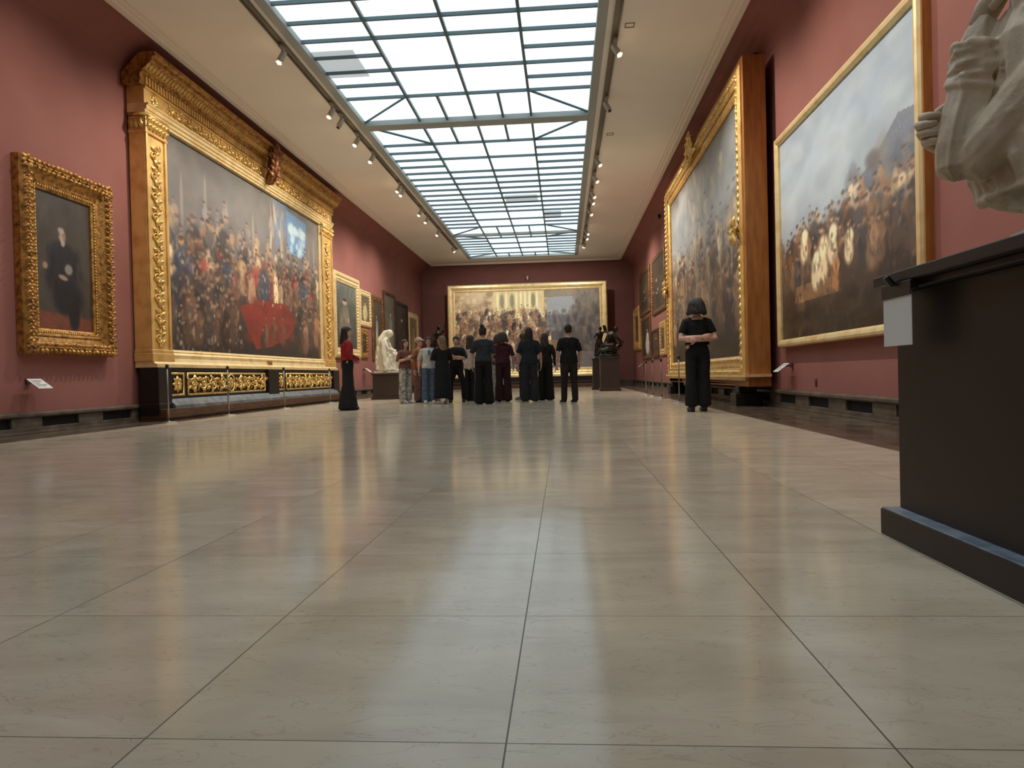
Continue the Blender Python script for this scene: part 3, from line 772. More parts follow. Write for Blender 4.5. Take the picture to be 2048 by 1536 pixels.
# crowning ornament in the middle of the entablature
b = bmesh.new(); ox = 0
tube(b, [(ox, -.42, 5.2), (ox, -.5, 5.4), (ox, -.56, 5.65), (ox, -.58, 5.9), (ox, -.57, 6.0)], [.1, .12, .14, .13, .07], 12)
ell(b, (ox, -.62, 5.99), (.085, .08, .1), 12, 8)
for sg in (-1, 1):
    for k in range(5): leaf(b, (ox+sg*.06, -.5-.02*k, 5.25+.14*k), (sg*.9, -.2, .7), (0, -1, .2), .26, .13, .3)
    scroll(b, (ox+sg*.17, -.5, 5.42), (1, 0, 0), (0, 0, 1), (0, -1, 0), .11, 1.5, .02, sg); scroll(b, (ox+sg*.19, -.56, 5.82), (1, 0, 0), (0, 0, 1), (0, -1, 0), .12, 1.5, .022, -sg)
for k in range(4): leaf(b, (ox, -.55-.02*k, 5.3+.17*k), (0, -.3, -1), (0, -1, 0), .2, .14, .35)
obj('crown_ornament', b, mk('gilt_ornament_rosy', (176, 116, 70), .42, .55, c2=(84, 48, 28), scale=14, bump=.2), t, True)
canvas('canvas', CW+.04, CZ1-CZ0+.04, (CZ0+CZ1)/2, -.215, art_left_hall(), t, 1.12, xc=X(cy))
# plinth with gilded relief panels
b = bmesh.new(); box(b, X(Y0)+.0, X(Y1)-.0, -.36, -.09, .36, .9); box(b, X(Y0), X(Y1), -.385, -.09, .855, .9)
pl = obj('plinth_body', b, M['blackwood'], t, bevel=.006)
for k, (ya, yb) in enumerate(((11.3, 11.7), (15.72, 16.3), (20.3, 20.8))):
    b = bmesh.new(); box(b, X(ya), X(yb), -.43, -.1, .1, .9); box(b, X(ya)-.03, X(yb)+.03, -.45, -.1, .1, .3); obj('plinth_block', b, M['blackwood'], t, bevel=.012)
b = bmesh.new(); prism(b, [(-.09, .2), (-.5, .2), (-.5, .25), (-.44, .31), (-.41, .36), (-.09, .36)], X(Y0)+.35, X(Y1)-.3); obj('plinth_ledge', b, M['greymarble'], t)
b = bmesh.new(); box(b, X(Y0)-.03, X(Y1)+.03, -.56, -.1, .05, .2); box(b, X(Y0)-.02, X(Y1)+.02, -.52, -.1, 0, .05); obj('wooden_base', b, M['brownwood'], t, bevel=.006)
for ya, yb in ((11.74, 12.2), (12.3, 15.65), (16.36, 16.75), (16.85, 20.2)):
    b = bmesh.new(); xa, xb = X(ya), X(yb); zc, zh = .61, .2
    ring(b, xb-xa-.08, zh*2-.06, zc, [(0, .36), (0, .372), (.015, .385), (.035, .378), (.035, .36)], (xa+xb)/2)
    n = max(1, int((xb-xa)/.36))
    if n == 1: rosette(b, ((xa+xb)/2, -.362, zc), (1, 0, 0), (0, 0, 1), (0, -1, 0), .15); 
    for i in range(n if n > 1 else 0):
        cx = xa+(i+.5)*(xb-xa)/n; fl = 1 if i % 2 else -1
        if i == n//2:
            tube(b, [(cx+.15*math.cos(a), -.375, zc+.17*math.sin(a)) for a in [2*PI*q/20 for q in range(21)]], .018, 6); rosette(b, (cx, -.362, zc), (1, 0, 0), (0, 0, 1), (0, -1, 0), .12)
            continue
        scroll(b, (cx, -.362, zc+fl*.02), (1, 0, 0), (0, 0, 1), (0, -1, 0), .13, 1.7, .018, fl, (cx-.2, -.362, zc-fl*.12))
        for q in range(5):
            a = q*1.25+i
            leaf(b, (cx+.06*math.cos(a), -.362, zc+.05*math.sin(a)), (math.cos(a), 0, .8*math.sin(a)), (0, -1, 0), .14, .075, .35)
        ell(b, (cx, -.385, zc+fl*.02), (.03,)*3, 8, 6)
        leaf(b, (cx+.14, -.362, zc-fl*.1), (1, 0, fl*.4), (0, -1, 0), .14, .08, .35)
    obj('relief_panel', b, M['gold_relief'], pl, True)

# --- plain hung pictures further down the left wall
def simple(side, ya, yb, za, zb, fw_, mat, P, label, depth=.07, group=None, liner=None, gain=1., off=0):
    """ya..yb, za..zb = outer edge of the frame"""
    yc = (ya+yb)/2; w, h = yb-ya-2*fw_, zb-za-2*fw_; zc = (za+zb)/2
    t = hang('framed_painting', side, yc, label, 'painting', group, off)
    b = bmesh.new(); f = fw_; d = depth
    ring(b, w, h, zc, [(0, .005), (0, d*.45), (f*.12, d*.6), (f*.3, d*.5), (f*.45, d*.7), (f*.62, d), (f*.82, d*.95), (f*.9, d*.7), (f, d*.6), (f, .0), (f*.3, 0)])
    obj('frame', b, mat, t)
    b = bmesh.new()
    for (x, z), (dx, dz), ln in rails(w+f*.7, h+f*.7, zc):
        n = max(2, int(ln/.11))
        for i in range(n): leaf(b, (x+dx*i*ln/n, -d*.55, z+dz*i*ln/n), (dx, 0, dz), (0, -1, 0), .1, f*.4, .25)
    obj('leaf_moulding', b, mat, t, True)
    canvas('canvas', w+.02, h+.02, zc, -d*.3, P, t, gain)
    return t
simple('L', 21.55, 24.35, 1.32, 4.05, .32, M['gold_pale'], art_standing([74, 78, 74], [120, 112, 98], 21, .34, .42, grad=[112, 116, 112]), 'tall gilt framed grey portrait just beyond the enormous frame, behind the woman in red', .12)
simple('L', 24.5, 25.95, 2.5, 3.8, .2, M['gold_pale'], art_standing([92, 84, 66], [196, 180, 134], 22, .34), 'small gilt framed painting with a cream figure, upper of the pair on the left wall')
simple('L', 24.55, 25.45, 1.36, 2.4, .2, M['gold_dark'], art_standing([64, 46, 38], [48, 36, 34], 23, .34), 'small gilt framed dark painting, lower of the pair on the left wall')
simple('L', 26.08, 27.72, 1.33, 3.77, .2, M['brownframe'], art_standing([62, 54, 46], [178, 172, 156], 24, .16, .42), 'bronze framed dark painting with one thin white figure, left wall behind marble sculpture')
simple('L', 27.86, 29.82, 1.3, 4.13, .14, M['redframe'], art_standing([88, 88, 78], [140, 134, 118], 25, .26, .6), 'red-brown framed tall grey-green painting on the left wall, above the marble sculpture')
simple('L', 29.9, 32.2, 1.5, 3.94, .16, M['darkframe'], art_standing([52, 47, 44], [60, 54, 50], 26, .4), 'black framed nearly black painting on the left wall past the marble sculpture')
simple('L', 32.36, 34.5, 1.5, 3.69, .26, M['gold_pale'], art_standing([128, 108, 76], [156, 136, 104], 27, .3), 'gilt framed tan painting at the far end of the left wall')

# --- right wall
t = hang('framed_painting', 'R', 9.33, 'large painting of a crowd under blue-grey mountains in a narrow gilt frame, right wall', 'painting')
w, h, zc = 4.36, 3.05, 2.6
b = bmesh.new(); ring(b, w, h, zc, [(0, .03), (0, .1), (.03, .13), (.07, .14), (.1, .13), (.115, .1), (.115, .0), (.03, 0)]); obj('frame', b, M['gold_pale'], t)
b = bmesh.new(); ring(b, w+.232, h+.232, zc, [(0, 0), (0, .085), (.006, .085), (.006, 0)]); obj('side_board', b, M['gold_orange'], t)
canvas('canvas', w+.02, h+.02, zc, -.07, art_mountain(), t, 1.28)

t = hang('framed_painting', 'R', 16.35, 'huge gilt framed painting with a crest on top, on black feet along right wall', 'painting')
def XR_(Y): return 16.35-Y
w, h, zc = 7.75, 4.4, 3.06
fo = .6; d0 = XR-2.98
b = bmesh.new(); ring(b, w, h, zc, [(0, d0-.12), (0, d0-.08), (.05, d0-.04), (.09, d0-.07), (.16, d0-.06), (.22, d0-.02), (.34, d0+.0), (.42, d0-.03), (.42, d0-.1), (.1, d0-.14)]); obj('frame', b, M['gold'], t)
b = bmesh.new(); ring(b, w+.84, h+.84, zc, [(0, d0-.42), (0, d0-.05), (.1, d0-.05), (.1, d0-.42)])
obj('side_board', b, M['gold_orange'], t, bevel=.01)
b = bmesh.new(); ring(b, w+.3, h+.3, zc, [(0, d0-.055), (.0, d0-.03), (.02, d0-.02), (.05, d0-.02), (.06, d0-.05)])
for (x, z), (dx, dz), ln in rails(w+.56, h+.56, zc):
    n = int(ln/.13)
    for i in range(n): leaf(b, (x+dx*i*ln/n, -(d0-.01), z+dz*i*ln/n), (dx, 0, dz), (0, -1, 0), .125, .09, .25)
obj('leaf_moulding', b, M['gold_relief'], t, True)
b = bmesh.new(); ring(b, w-.02, h-.02, zc, [(0, d0-.12), (0, d0-.11), (.02, d0-.1), (.02, d0-.12)]); obj('inner_slip', b, M['gold_dark'], t)
b = bmesh.new(); box(b, -w/2-.05, w/2+.05, -(d0-.14), -(d0-.18), zc-h/2-.05, zc+h/2+.05); obj('back_board', b, M['brownwood'], t)
canvas('canvas', w, h, zc, -(d0-.12), art_right_big(), t, 1.22)
b = bmesh.new(); zt = zc+h/2+.35
tube(b, [(.3*math.cos(a), -(d0+.04), zt+.0+.26*math.sin(a)) for a in [2*PI*q/24 for q in range(25)]], .045, 8)
ell(b, (0, -(d0+.02), zt), (.22, .06, .19), 14, 8)
for k in range(10):
    a = 2*PI*k/10; leaf(b, (.27*math.cos(a), -(d0+.05), zt+.24*math.sin(a)), (math.cos(a), 0, math.sin(a)), (0, -1, 0), .16, .12, .3)
for sg in (-1, 1):
    for k in range(3): leaf(b, (sg*(.25+.12*k), -(d0+.03), zt-.18), (sg, 0, -.1), (0, -1, 0), .25, .12, .3)
obj('crest_ornament', b, M['gold_relief'], t, True)
for sg in (-1, 1):
    b = bmesh.new(); xx = sg*(w/2+.22)
    for k in range(6):
        a = 2*PI*k/6; leaf(b, (xx, -(d0+.01), zc-.1), (math.cos(a)*.7, -.2, math.sin(a)), (0, -1, 0), .26, .12, .3)
    ell(b, (xx, -(d0+.05), zc-.1), (.06, .06, .08), 10, 7)
    obj('side_ornament', b, M['gold_relief'], t, True)
b = bmesh.new(); prism(b, [(-(d0-.4), .5), (-(d0+.03), .5), (-(d0+.03), .545), (-(d0-.4), .545)], XR_(20.85), XR_(11.85)); obj('bottom_ledge', b, M['gold_pale'], t)
b = bmesh.new(); box(b, XR_(20.6), XR_(12.1), -(d0-.05), -(d0-.3), .36, .5); obj('support_rail', b, M['brownwood'], t, bevel=.006)
for y in (12.75, 20.3):
    b = bmesh.new(); xx = XR_(y)
    box(b, xx-.22, xx+.22, -(d0+.02), -(d0-.44), 0, .22); box(b, xx-.14, xx+.14, -(d0-.05), -(d0-.36), .22, .37); obj('foot', b, M['blackwood'], t, bevel=.012)

simple('R', 24.5, 28.0, 2.78, 4.93, .16, M['brownframe'], art_seated([70, 54, 36], [56, 44, 34], 31, (190, 164, 130), None, None, .6, .3, .8), 'bronze framed brown picture beside the huge right framed painting, upper row')
simple('R', 28.75, 32.4, 3.06, 4.95, .16, M['brownframe'], art_seated([84, 66, 48], [60, 48, 40], 32, (200, 178, 140), None, None, .55, .4, .8), 'reddish bronze framed picture high on the right wall, second of the upper row')
simple('R', 32.45, 35.0, 1.66, 3.66, .42, M['gold'], art_standing([90, 70, 44], [120, 96, 66], 33, .3), 'broad gilt framed picture at the far end of the right wall', .12)
simple('R', 28.75, 31.95, 1.18, 2.95, .14, M['brownframe'], art_standing([62, 46, 38], [216, 208, 192], 34, .26, .6), 'brown framed dark picture with a bright white figure, right wall lower row')
simple('R', 24.6, 26.1, 1.2, 2.4, .24, M['gold'], art_standing([96, 76, 50], [80, 60, 44], 35, .3), 'small gilt framed picture low on right wall beside the huge framed painting')
simple('R', 26.35, 28.3, 1.18, 2.25, .12, M['redframe'], art_standing([86, 60, 50], [66, 50, 44], 36, .4), 'small red-brown framed picture low on the right wall, middle of the lower row')

# --- wide picture on its stand before the far wall
t = empty('framed_painting', (-1.7, 34.75, 0), 0, 'very wide gilt framed painting of a pale crowd and columns, by the far wall', 'painting')
w, h, zc = 7.04, 3.78, 2.83
b = bmesh.new(); ring(b, w, h, zc, [(0, .3), (0, .34), (.04, .37), (.08, .36), (.12, .4), (.2, .45), (.29, .45), (.33, .4), (.35, .36), (.35, .02), (.1, .02)]); obj('frame', b, M['gold_pale'], t)
b = bmesh.new(); ring(b, w+.28, h+.28, zc, [(0, .4), (0, .415), (.025, .43), (.05, .42), (.05, .4)]); ring(b, w-.02, h-.02, zc, [(0, .31), (0, .345), (.02, .35), (.02, .31)]); obj('bright_moulding', b, M['gold_pale'], t)
canvas('canvas', w, h, zc, -.32, art_far(), t, 1.3)
b = bmesh.new(); box(b, -3.86, 3.86, -.52, .3, .2, .5); s1 = obj('stand', b, M['blackwood'], t, bevel=.01)
b = bmesh.new(); box(b, -3.92, 3.92, -.58, .3, .5, .545); box(b, -3.95, 3.95, -.62, .3, .25, .3); box(b, -3.98, 3.98, -.66, .3, 0, .2); obj('stand_ledge', b, M['brownwood'], t, bevel=.008)
b = bmesh.new(); prism(b, [(-.3, .545), (-.56, .545), (-.56, .6), (-.5, .64), (-.47, .6+.1), (-.3, .7)], -3.85, 3.85); obj('bottom_moulding', b, M['gold_pale'], t)

# ------------------------------------------------------------------ labels on the walls
def label_holder(x, y, z, side, lab, w=.26, mat=None):
    rz = PI/2 if side == 'L' else -PI/2
    t = empty('label_holder', (x + (.004 if side == 'L' else -.004), y, z), rz, lab, 'label', None)
    b = bmesh.new(); box(b, -.04, .04, -.03, 0, -.02, .05); tube(b, [(0, -.02, .02), (0, -.12, .0)], .012, 8); obj('bracket', b, M['redmark'], t)
    b = bmesh.new()
    p = [(-.09, .05), (-.26, -.075), (-.258, -.083), (-.084, .044)]
    prism(b, p, -w/2, w/2); obj('card', b, M['card'], t)
    b = bmesh.new()
    for k in range(5):
        y0 = -.12-.025*k; zz = .05+(y0+.09)*(.125/.17)
        prism(b, [(y0, zz+.001), (y0-.008, zz-.005), (y0-.008, zz-.003), (y0, zz+.003)], -w/2+.03, w/2-.03-.05*(k % 3))
    obj('printed_line', b, M['ink'], t)
    return t
label_holder(XL, 8.95, .68, 'L', 'white slanted label card below the seated portrait on the left wall')
label_holder(XL, 24.9, .95, 'L', 'pale slanted label card on the left wall behind the woman in red', .3)
label_holder(XR, 11.3, .66, 'R', 'white slanted label card between the huge right framed painting and the mountain crowd')
label_holder(XR, 31.6, .95, 'R', 'pale slanted label card at the far end of the right wall beside the bronze', .3)

# ------------------------------------------------------------------ barrier posts
def post(x, y, lab, group):
    t = empty('barrier_post', (x, y, 0), 0, lab, 'barrier post', group)
    b = bmesh.new(); lathe(b, [(.14, 0), (.14, .008), (.12, .016), (.02, .022), (.018, .03)], seg=24); obj('base', b, M['steel'], t, True)
    b = bmesh.new(); tube(b, [(0, 0, .02), (0, 0, .88)], .014, 10); obj('rod', b, M['steel'], t, True)
    b = bmesh.new(); lathe(b, [(.014, .86), (.024, .87), (.026, .91), (.02, .93), (.006, .935)], seg=14); obj('cap', b, M['blackplastic'], t, True)
    return t
for k, y in enumerate((10.95, 13.0, 15.7, 18.85)):
    post(-6.32, y, 'slim steel barrier post before the enormous left frame, %s from the near end' % ORD[k], 'barrier posts along the left wall')
for k, y in enumerate((14.25, 16.8, 18.4, 19.85)):
    post(2.27, y, 'slim steel barrier post before the huge right framed painting, %s from the near end' % ORD[k], 'barrier posts along the right wall')
# ------------------------------------------------------------------ figures
def interp(P, Q, t): return V(P)*(1-t) + V(Q)*t

def arm_path(S, E, W):
    S, E, W = V(S), V(E), V(W)
    return [S, interp(S, E, .3), interp(S, E, .65), E, interp(E, W, .3), interp(E, W, .7), W]
ARM_R = [.05, .047, .042, .038, .04, .033, .027]

POSES = {  # elbow, wrist, hand direction for the (right x<0, left x>0) arm, before mirroring; figure faces -y
    'down': ((.25, .03, 1.12), (.26, -.04, .87), (0, -.1, -1)),
    'behind': ((.262, .06, 1.09), (-.03, .165, 1.085), (-1, 0, .06)),
    'phone': ((.235, .03, 1.11), (.1, -.2, 1.16), (-.35, -.6, .6)),
    'hip': ((.33, .1, 1.14), (.19, -.03, 1.0), (-.3, -.5, -.7)),
    'folded': ((.25, -.02, 1.12), (-.02, -.2, 1.14), (-1, -.1, .1)),
    'clasp': ((.25, .0, 1.1), (.05, -.2, 1.03), (-.7, -.4, -.2)),
}
def mir(p, s): return V((p[0]*s, p[1], p[2]))

def hand(bm, W, d, palmn, size=1., curl=.5, mi=0, side=1):
    """palm, four unequal bent fingers and a thumb from the palm's side"""
    W, d = V(W), V(d).normalized(); n = V(palmn); n = (n - d*n.dot(d)).normalized(); s = d.cross(n)*side
    k = size
    tube(bm, [W-d*.015, W+d*.03*k, W+d*.07*k, W+d*.092*k], [(.024*k, .018*k), (.036*k, .017*k), (.041*k, .015*k), (.036*k, .011*k)], 10, side=s, mi=mi)
    for i, (o, L) in enumerate(((-.03, .066), (-.01, .076), (.011, .072), (.03, .056))):
        b = W + d*.086*k + s*o*k
        a = curl*(.9+.15*i)
        q = [b]; dd = d.copy()
        for j, f in enumerate((.45, .32, .23)):
            ang = a*(.5+.45*j)
            dd = (d*math.cos(ang) + n*math.sin(ang)).normalized()
            q.append(q[-1] + dd*L*f*k)
        tube(bm, q, [.0088*k, .0082*k, .0074*k, .0062*k], 7, mi=mi)
    b = W + d*.03*k - s*.03*k
    tube(bm, [b, b + (d*.6-s*.75+n*.25).normalized()*.032*k, b + (d*.6-s*.75+n*.25).normalized()*.032*k + (d*.9-s*.2+n*.4).normalized()*.034*k], [.0115*k, .01*k, .0075*k], 7, mi=mi)

def body_prims(bm, arms, feet=None, lean=0, build=1., head_turn=0, legs=((-.1, 0), (.1, 0)), head=True):
    w = build
    tube(bm, [(0, .0, .86), (0, .0, .95), (0, -.005, 1.06), (0, -.005, 1.18), (0, 0, 1.29), (0, .005, 1.37), (0, .01, 1.425)],
         [(.15*w, .1), (.168*w, .115), (.135*w, .098), (.15*w, .11), (.165*w, .11), (.14*w, .08), (.06, .055)], 18, side=(1, 0, 0))
    tube(bm, [(0, .012, 1.39), (0, .0, 1.46), (0, -.01, 1.53)], [.058, .05, .052], 12)
    for (lx, ly), s in zip(legs, (-1, 1)):
        tube(bm, [(s*.088, 0, .92), (s*.092, 0, .76), (lx*.98, ly*.4, .5), (lx, ly*.6+.012, .36), (lx, ly+.01, .085)], [.085*w, .08*w, .054, .053, .036], 12)
        tube(bm, [(lx, ly+.045, .04), (lx, ly-.01, .05), (lx*1.02, ly-.1, .035), (lx*1.04, ly-.165, .024)], [(.03, .035), (.036, .046), (.042, .03), (.03, .018)], 10, side=(1, 0, 0))
    for s, (E, W, D) in zip((-1, 1), arms):
        S = (s*.168*w, .005, 1.335)
        tube(bm, [V((s*.1, .005, 1.36))] + arm_path(S, E, W), [.055] + [r*(.9+.1*w) for r in ARM_R], 12)
    if head:
        R = Matrix.Rotation(head_turn, 3, 'Z'); h = lambda p: V((0, -.0, 0)) + R @ V(p)
        ell(bm, h((0, -.012, 1.578)), (.074, .094, .104), 16, 10, rot=R)
        tube(bm, [h((0, -.03, 1.55)), h((0, -.058, 1.5)), h((0, -.078, 1.472))], [(.062, .06), (.05, .045), (.024, .022)], 12, side=R @ V((1, 0, 0)))
        tube(bm, [h((0, -.1, 1.575)), h((0, -.115, 1.55)), h((0, -.12, 1.535))], [.009, .013, .016], 8)
        for s in (-1, 1):
            ell(bm, h((s*.077, .0, 1.555)), (.01, .02, .031), 8, 6, rot=R)
            tube(bm, [h((s*.012, -.099, 1.592)), h((s*.034, -.096, 1.598)), h((s*.055, -.082, 1.592))], .009, 6)

def face_detail(bm, turn):
    R = Matrix.Rotation(turn, 3, 'Z'); h = lambda p: R @ V(p)
    for s in (-1, 1):
        ell(bm, h((s*.032, -.0935, 1.572)), (.014, .009, .008), 8, 6, 1, R)
        ell(bm, h((s*.032, -.101, 1.572)), (.006, .004, .0065), 8, 6, 2, R)
        tube(bm, [h((s*.014, -.106, 1.594)), h((s*.034, -.105, 1.6)), h((s*.054, -.089, 1.595))], .0035, 6, mi=2)
    tube(bm, [h((-.024, -.099, 1.508)), h((0, -.108, 1.508)), h((.024, -.099, 1.508))], [.0035, .0065, .0035], 6, mi=3)

def cloth_fold(seed, amp=.006, sc_=9, vert=.35):
    off = V((seed*3.1, seed*1.7, seed*.9))
    def f(co, n):
        p = V((co.x*sc_, co.y*sc_, co.z*sc_*vert)) + off
        q = noise.noise(p) + .5*noise.noise(p*2.1)
        return amp*q
    return f
_mats = {}
def cm(c, rough=.8, c2=None, **k):
    key = (tuple(c), rough, c2, tuple(sorted(k.items())))
    if key not in _mats:
        d = c2 or tuple(max(0, x*.78) for x in c)
        _mats[key] = mk('cloth', c, rough, c2=d, scale=14, bump=.12, bscale=160, spec=.25, **k)
    return _mats[key]
M['eye'] = mk('eye_white', (226, 222, 214), .3); M['iris'] = mk('iris_dark', (34, 24, 20), .3); M['lip'] = mk('lip', (150, 84, 78), .5)
def hairmat(c):
    key = ('hair', tuple(c))
    if key not in _mats: _mats[key] = mk('hair', c, .45, c2=tuple(x*.5 for x in c), scale=30, stretch=(3, 3, .25), bump=.5, bscale=60)
    return _mats[key]

def make_hair(style, col, root, turn, seed):
    R = Matrix.Rotation(turn, 3, 'Z'); h = lambda p: R @ V(p)
    b = bmesh.new()
    ell(b, h((0, .0, 1.603)), (.08, .1, .094), 18, 11, rot=R)
    r = random.Random(seed)
    def locks(z1, a0, a1, n, flare, rad=.02, wave=.012, zt=1.675, vol=.0):
        for i in range(n):
            a = a0+(a1-a0)*i/(n-1); u = V((math.sin(a), math.cos(a), 0))   # a = 0 is the back
            pts = []
            for k in range(9):
                t = k/8; z = zt+(z1-zt)*t**1.15 + r.uniform(-.008, .008)*(k == 8)
                e = max(0, (z-1.585)/.1)
                rr_ = (.072+vol)*math.sqrt(max(.05, 1-e*e)) + flare*t*t + wave*math.sin(t*7+i*1.3)*.6*t
                if z < 1.54: rr_ -= min(.02, (1.54-z)*.3)*(flare < .02)
                pts.append(h((u.x*rr_*.9, u.y*rr_*1.08+.014, z)))
            tube(b, pts, [rad*.9]+[rad]*6+[rad*.9, rad*.6], 8)
    if style == 'short':
        locks(1.5, -1.45, 1.45, 9, .0, .014, .002, vol=-.004)
        for i in range(6): ell(b, h((-.05+.02*i, -.062, 1.662-.006*abs(i-2.5))), (.02, .022, .016), 8, 6, rot=R)
    elif style == 'bob':
        locks(1.45, -2.0, 2.0, 17, .05, .028, .006, vol=.024)
    elif style == 'long':
        locks(1.2, -1.75, 1.75, 15, .03, .022, .012)
    elif style == 'mid':
        locks(1.33, -1.85, 1.85, 15, .03, .022, .016)
    elif style == 'bun':
        locks(1.5, -1.5, 1.5, 11, .0, .015, .002); ell(b, h((0, .07, 1.7)), (.045, .045, .042), 12, 8)
    elif style == 'tail':
        locks(1.53, -1.5, 1.5, 11, .0, .016, .003)
        tube(b, [h((0, .1, 1.63)), h((0, .15, 1.6)), h((0, .15, 1.48)), h((0, .135, 1.33))], [.026, .036, .034, .012], 10)
    me = remesh(b, .0095, 3, lambda co, n: .004*math.sin(math.atan2(co.x, co.y)*34+co.z*9) + .003*noise.noise(co*40))
    return link('hair', me, hairmat(col), root, True)

def person(label, x, y, H, face, hair, top, bottom, arms=('down', 'down'), skin=(206, 160, 138), turn=0, shoes=(30, 28, 28), sleeve=.55, sl_r=.016,
           hem=.93, crop=None, flare=.0, legs=((-.1, 0), (.1, 0)), build=1., stripe=None, skirt=False, glasses=False, cap=None, seed=1, neck=1.405, inner=None, leg_z=.06, phone=False, shoe2=None, amp=.006):
    am = []
    for s, nm in zip((-1, 1), arms):
        E, W, D = POSES[nm]
        if nm == 'behind' or nm == 'folded':
            W = (W[0], W[1], W[2]+.025*s)
            W = (W[0], W[1]+(.03 if s > 0 else 0)*(1 if nm == 'behind' else -1), W[2])
        am.append((mir(E, s), mir(W, s), mir(D, s)))
    b = bmesh.new(); body_prims(b, am, build=build, head_turn=turn, legs=legs)
    me = remesh(b, .013, 3)
    b = bmesh.new(); b.from_mesh(me); bpy.data.meshes.remove(me)
    for s, (E, W, D) in zip((-1, 1), am):
        pn = V((-s, 0, 0)) if abs(D.x) < .5 else V((0, -1 if W.y < 0 else 1, 0))*(-1 if W.y < 0 else 1)*-1
        if abs(D.x) >= .5: pn = V((0, 1, 0)) if W.y < 0 else V((0, -1, 0))
        hand(b, W + D.normalized()*.015, D, pn, 1., .55, side=s)
    face_detail(b, turn)
    me = bpy.data.meshes.new('person'); bmesh.ops.recalc_face_normals(b, faces=b.faces); b.to_mesh(me); b.free()
    sk = ('skin', tuple(skin))
    if sk not in _mats: _mats[sk] = mk('skin', skin, .55, c2=tuple(x*.9 for x in skin), scale=12, spec=.35)
    root = link('person', me, [_mats[sk], M['eye'], M['iris'], M['lip']], None, True)
    k = H/1.68
    root.location = (x, y, 0); root.scale = (k, k, k); root.rotation_euler = (0, 0, math.radians(face))
    tag(root, label, 'person')
    # top
    w = build
    b = bmesh.new()
    zs = [(hem, .192, .142), (1.0, .182, .134), (1.08, .158, .12), (1.18, .16, .122), (1.29, .176, .122), (1.36, .158, .1), (neck, .1, .074)]
    zs = [q for q in zs if q[0] >= hem-.001]
    tube(b, [(0, 0, z) for z, _, _ in zs], [(a*w, c) for _, a, c in zs], 20, side=(1, 0, 0))
    for s, (E, W, D) in zip((-1, 1), am):
        S = V((s*.168*w, .005, 1.33)); pth = [V((s*.08, .005, 1.358))] + arm_path(S, E, W); rad = [.062] + [r+sl_r for r in ARM_R]
        n = 2 + max(1, round(sleeve*6)); n = min(n, 8)
        pp, rd = pth[:n], rad[:n]
        if sleeve > .9: pp, rd = pth, rad
        tube(b, pp, rd, 12)
    me = remesh(b, .013, 3, cloth_fold(seed, amp))
    tp = link('shirt', me, cm(*top) if isinstance(top[0], tuple) else cm(top), root, True)
    if inner:
        b = bmesh.new(); tube(b, [(0, .004, neck-.03), (0, .006, neck+.02)], [(.105, .082), (.085, .07)], 16, side=(1, 0, 0)); link('collar', remesh(b, .01, 2), cm(inner), root, True)
    # bottom
    b = bmesh.new()
    if skirt:
        n = 34; rings = []
        for i in range(12):
            t = i/11; z = 1.04+(leg_z-1.04)*t; rr_ = .135+.04*min(1, t*4)+(flare+.02)*t
            rings.append([b.verts.new(((rr_*1.12*w+.014*t*math.sin(k_*2*PI/n*9+seed))*math.cos(k_*2*PI/n), (rr_*.86+.014*t*math.sin(k_*2*PI/n*9+seed))*math.sin(k_*2*PI/n), z)) for k_ in range(n)])
        for A, B in zip(rings, rings[1:]):
            for k_ in range(n): b.faces.new((A[k_], A[(k_+1) % n], B[(k_+1) % n], B[k_]))
        b.faces.new(rings[0]); b.faces.new(rings[-1])
        bt = obj('skirt', b, cm(bottom), root, True)
    else:
        tube(b, [(0, .0, .84), (0, .0, .93), (0, -.003, 1.03)], [(.166*w, .12), (.174*w, .124), (.145*w, .105)], 18, side=(1, 0, 0))
        for (lx, ly), s in zip(legs, (-1, 1)):
            tube(b, [(s*.086, 0, .9), (s*.094, 0, .74), (lx, ly*.4, .5), (lx*1.03, ly*.7+.008, .3), (lx*1.05, ly+.01, leg_z)],
                 [.098*w, .094*w, .072+flare*.35, .07+flare*.7, .066+flare], 14)
        me = remesh(b, .013, 3, cloth_fold(seed+5, amp*1.3))
        bt = link('trousers', me, cm(*bottom) if isinstance(bottom[0], tuple) else cm(bottom), root, True)
        if stripe:
            for (lx, ly), s in zip(legs, (-1, 1)):
                b = bmesh.new()
                tube(b, [(s*(.186*w), 0, .95), (s*(.19*w), 0, .74), (lx+s*(.078+flare*.35), ly*.4, .5), (lx*1.03+s*(.076+flare*.7), ly*.7, .3), (lx*1.05+s*(.071+flare), ly, leg_z+.01)], [(.006, .014)]*5, 8, side=(1, 0, 0))
                obj('side_stripe', b, cm(stripe), bt, True)
    # shoes
    for i, ((lx, ly), s) in enumerate(zip(legs, (-1, 1))):
        b = bmesh.new()
        tube(b, [(lx, ly+.062, .045), (lx, ly+.0, .058), (lx*1.02, ly-.09, .045), (lx*1.04, ly-.18, .03), (lx*1.04, ly-.2, .026)], [(.034, .04), (.044, .056), (.05, .042), (.044, .028), (.028, .02)], 12, side=(1, 0, 0))
        me = remesh(b, .009, 2)
        for v in me.vertices: v.co.z = max(v.co.z, .002)
        sh = link('shoe', me, cm(shoes if i == 0 or not shoe2 else shoe2, .5), root, True)
        b = bmesh.new(); tube(b, [(lx, ly+.07, .012), (lx, ly, .012), (lx*1.03, ly-.1, .012), (lx*1.04, ly-.19, .012)], [(.032, .012), (.04, .012), (.052, .012), (.036, .012)], 10, side=(1, 0, 0))
        obj('sole', b, cm((200, 196, 190) if sum(shoes) > 300 or shoe2 else (40, 38, 38), .6), sh, True)
    make_hair(hair[0], hair[1], root, turn, seed)
    R = Matrix.Rotation(turn, 3, 'Z')
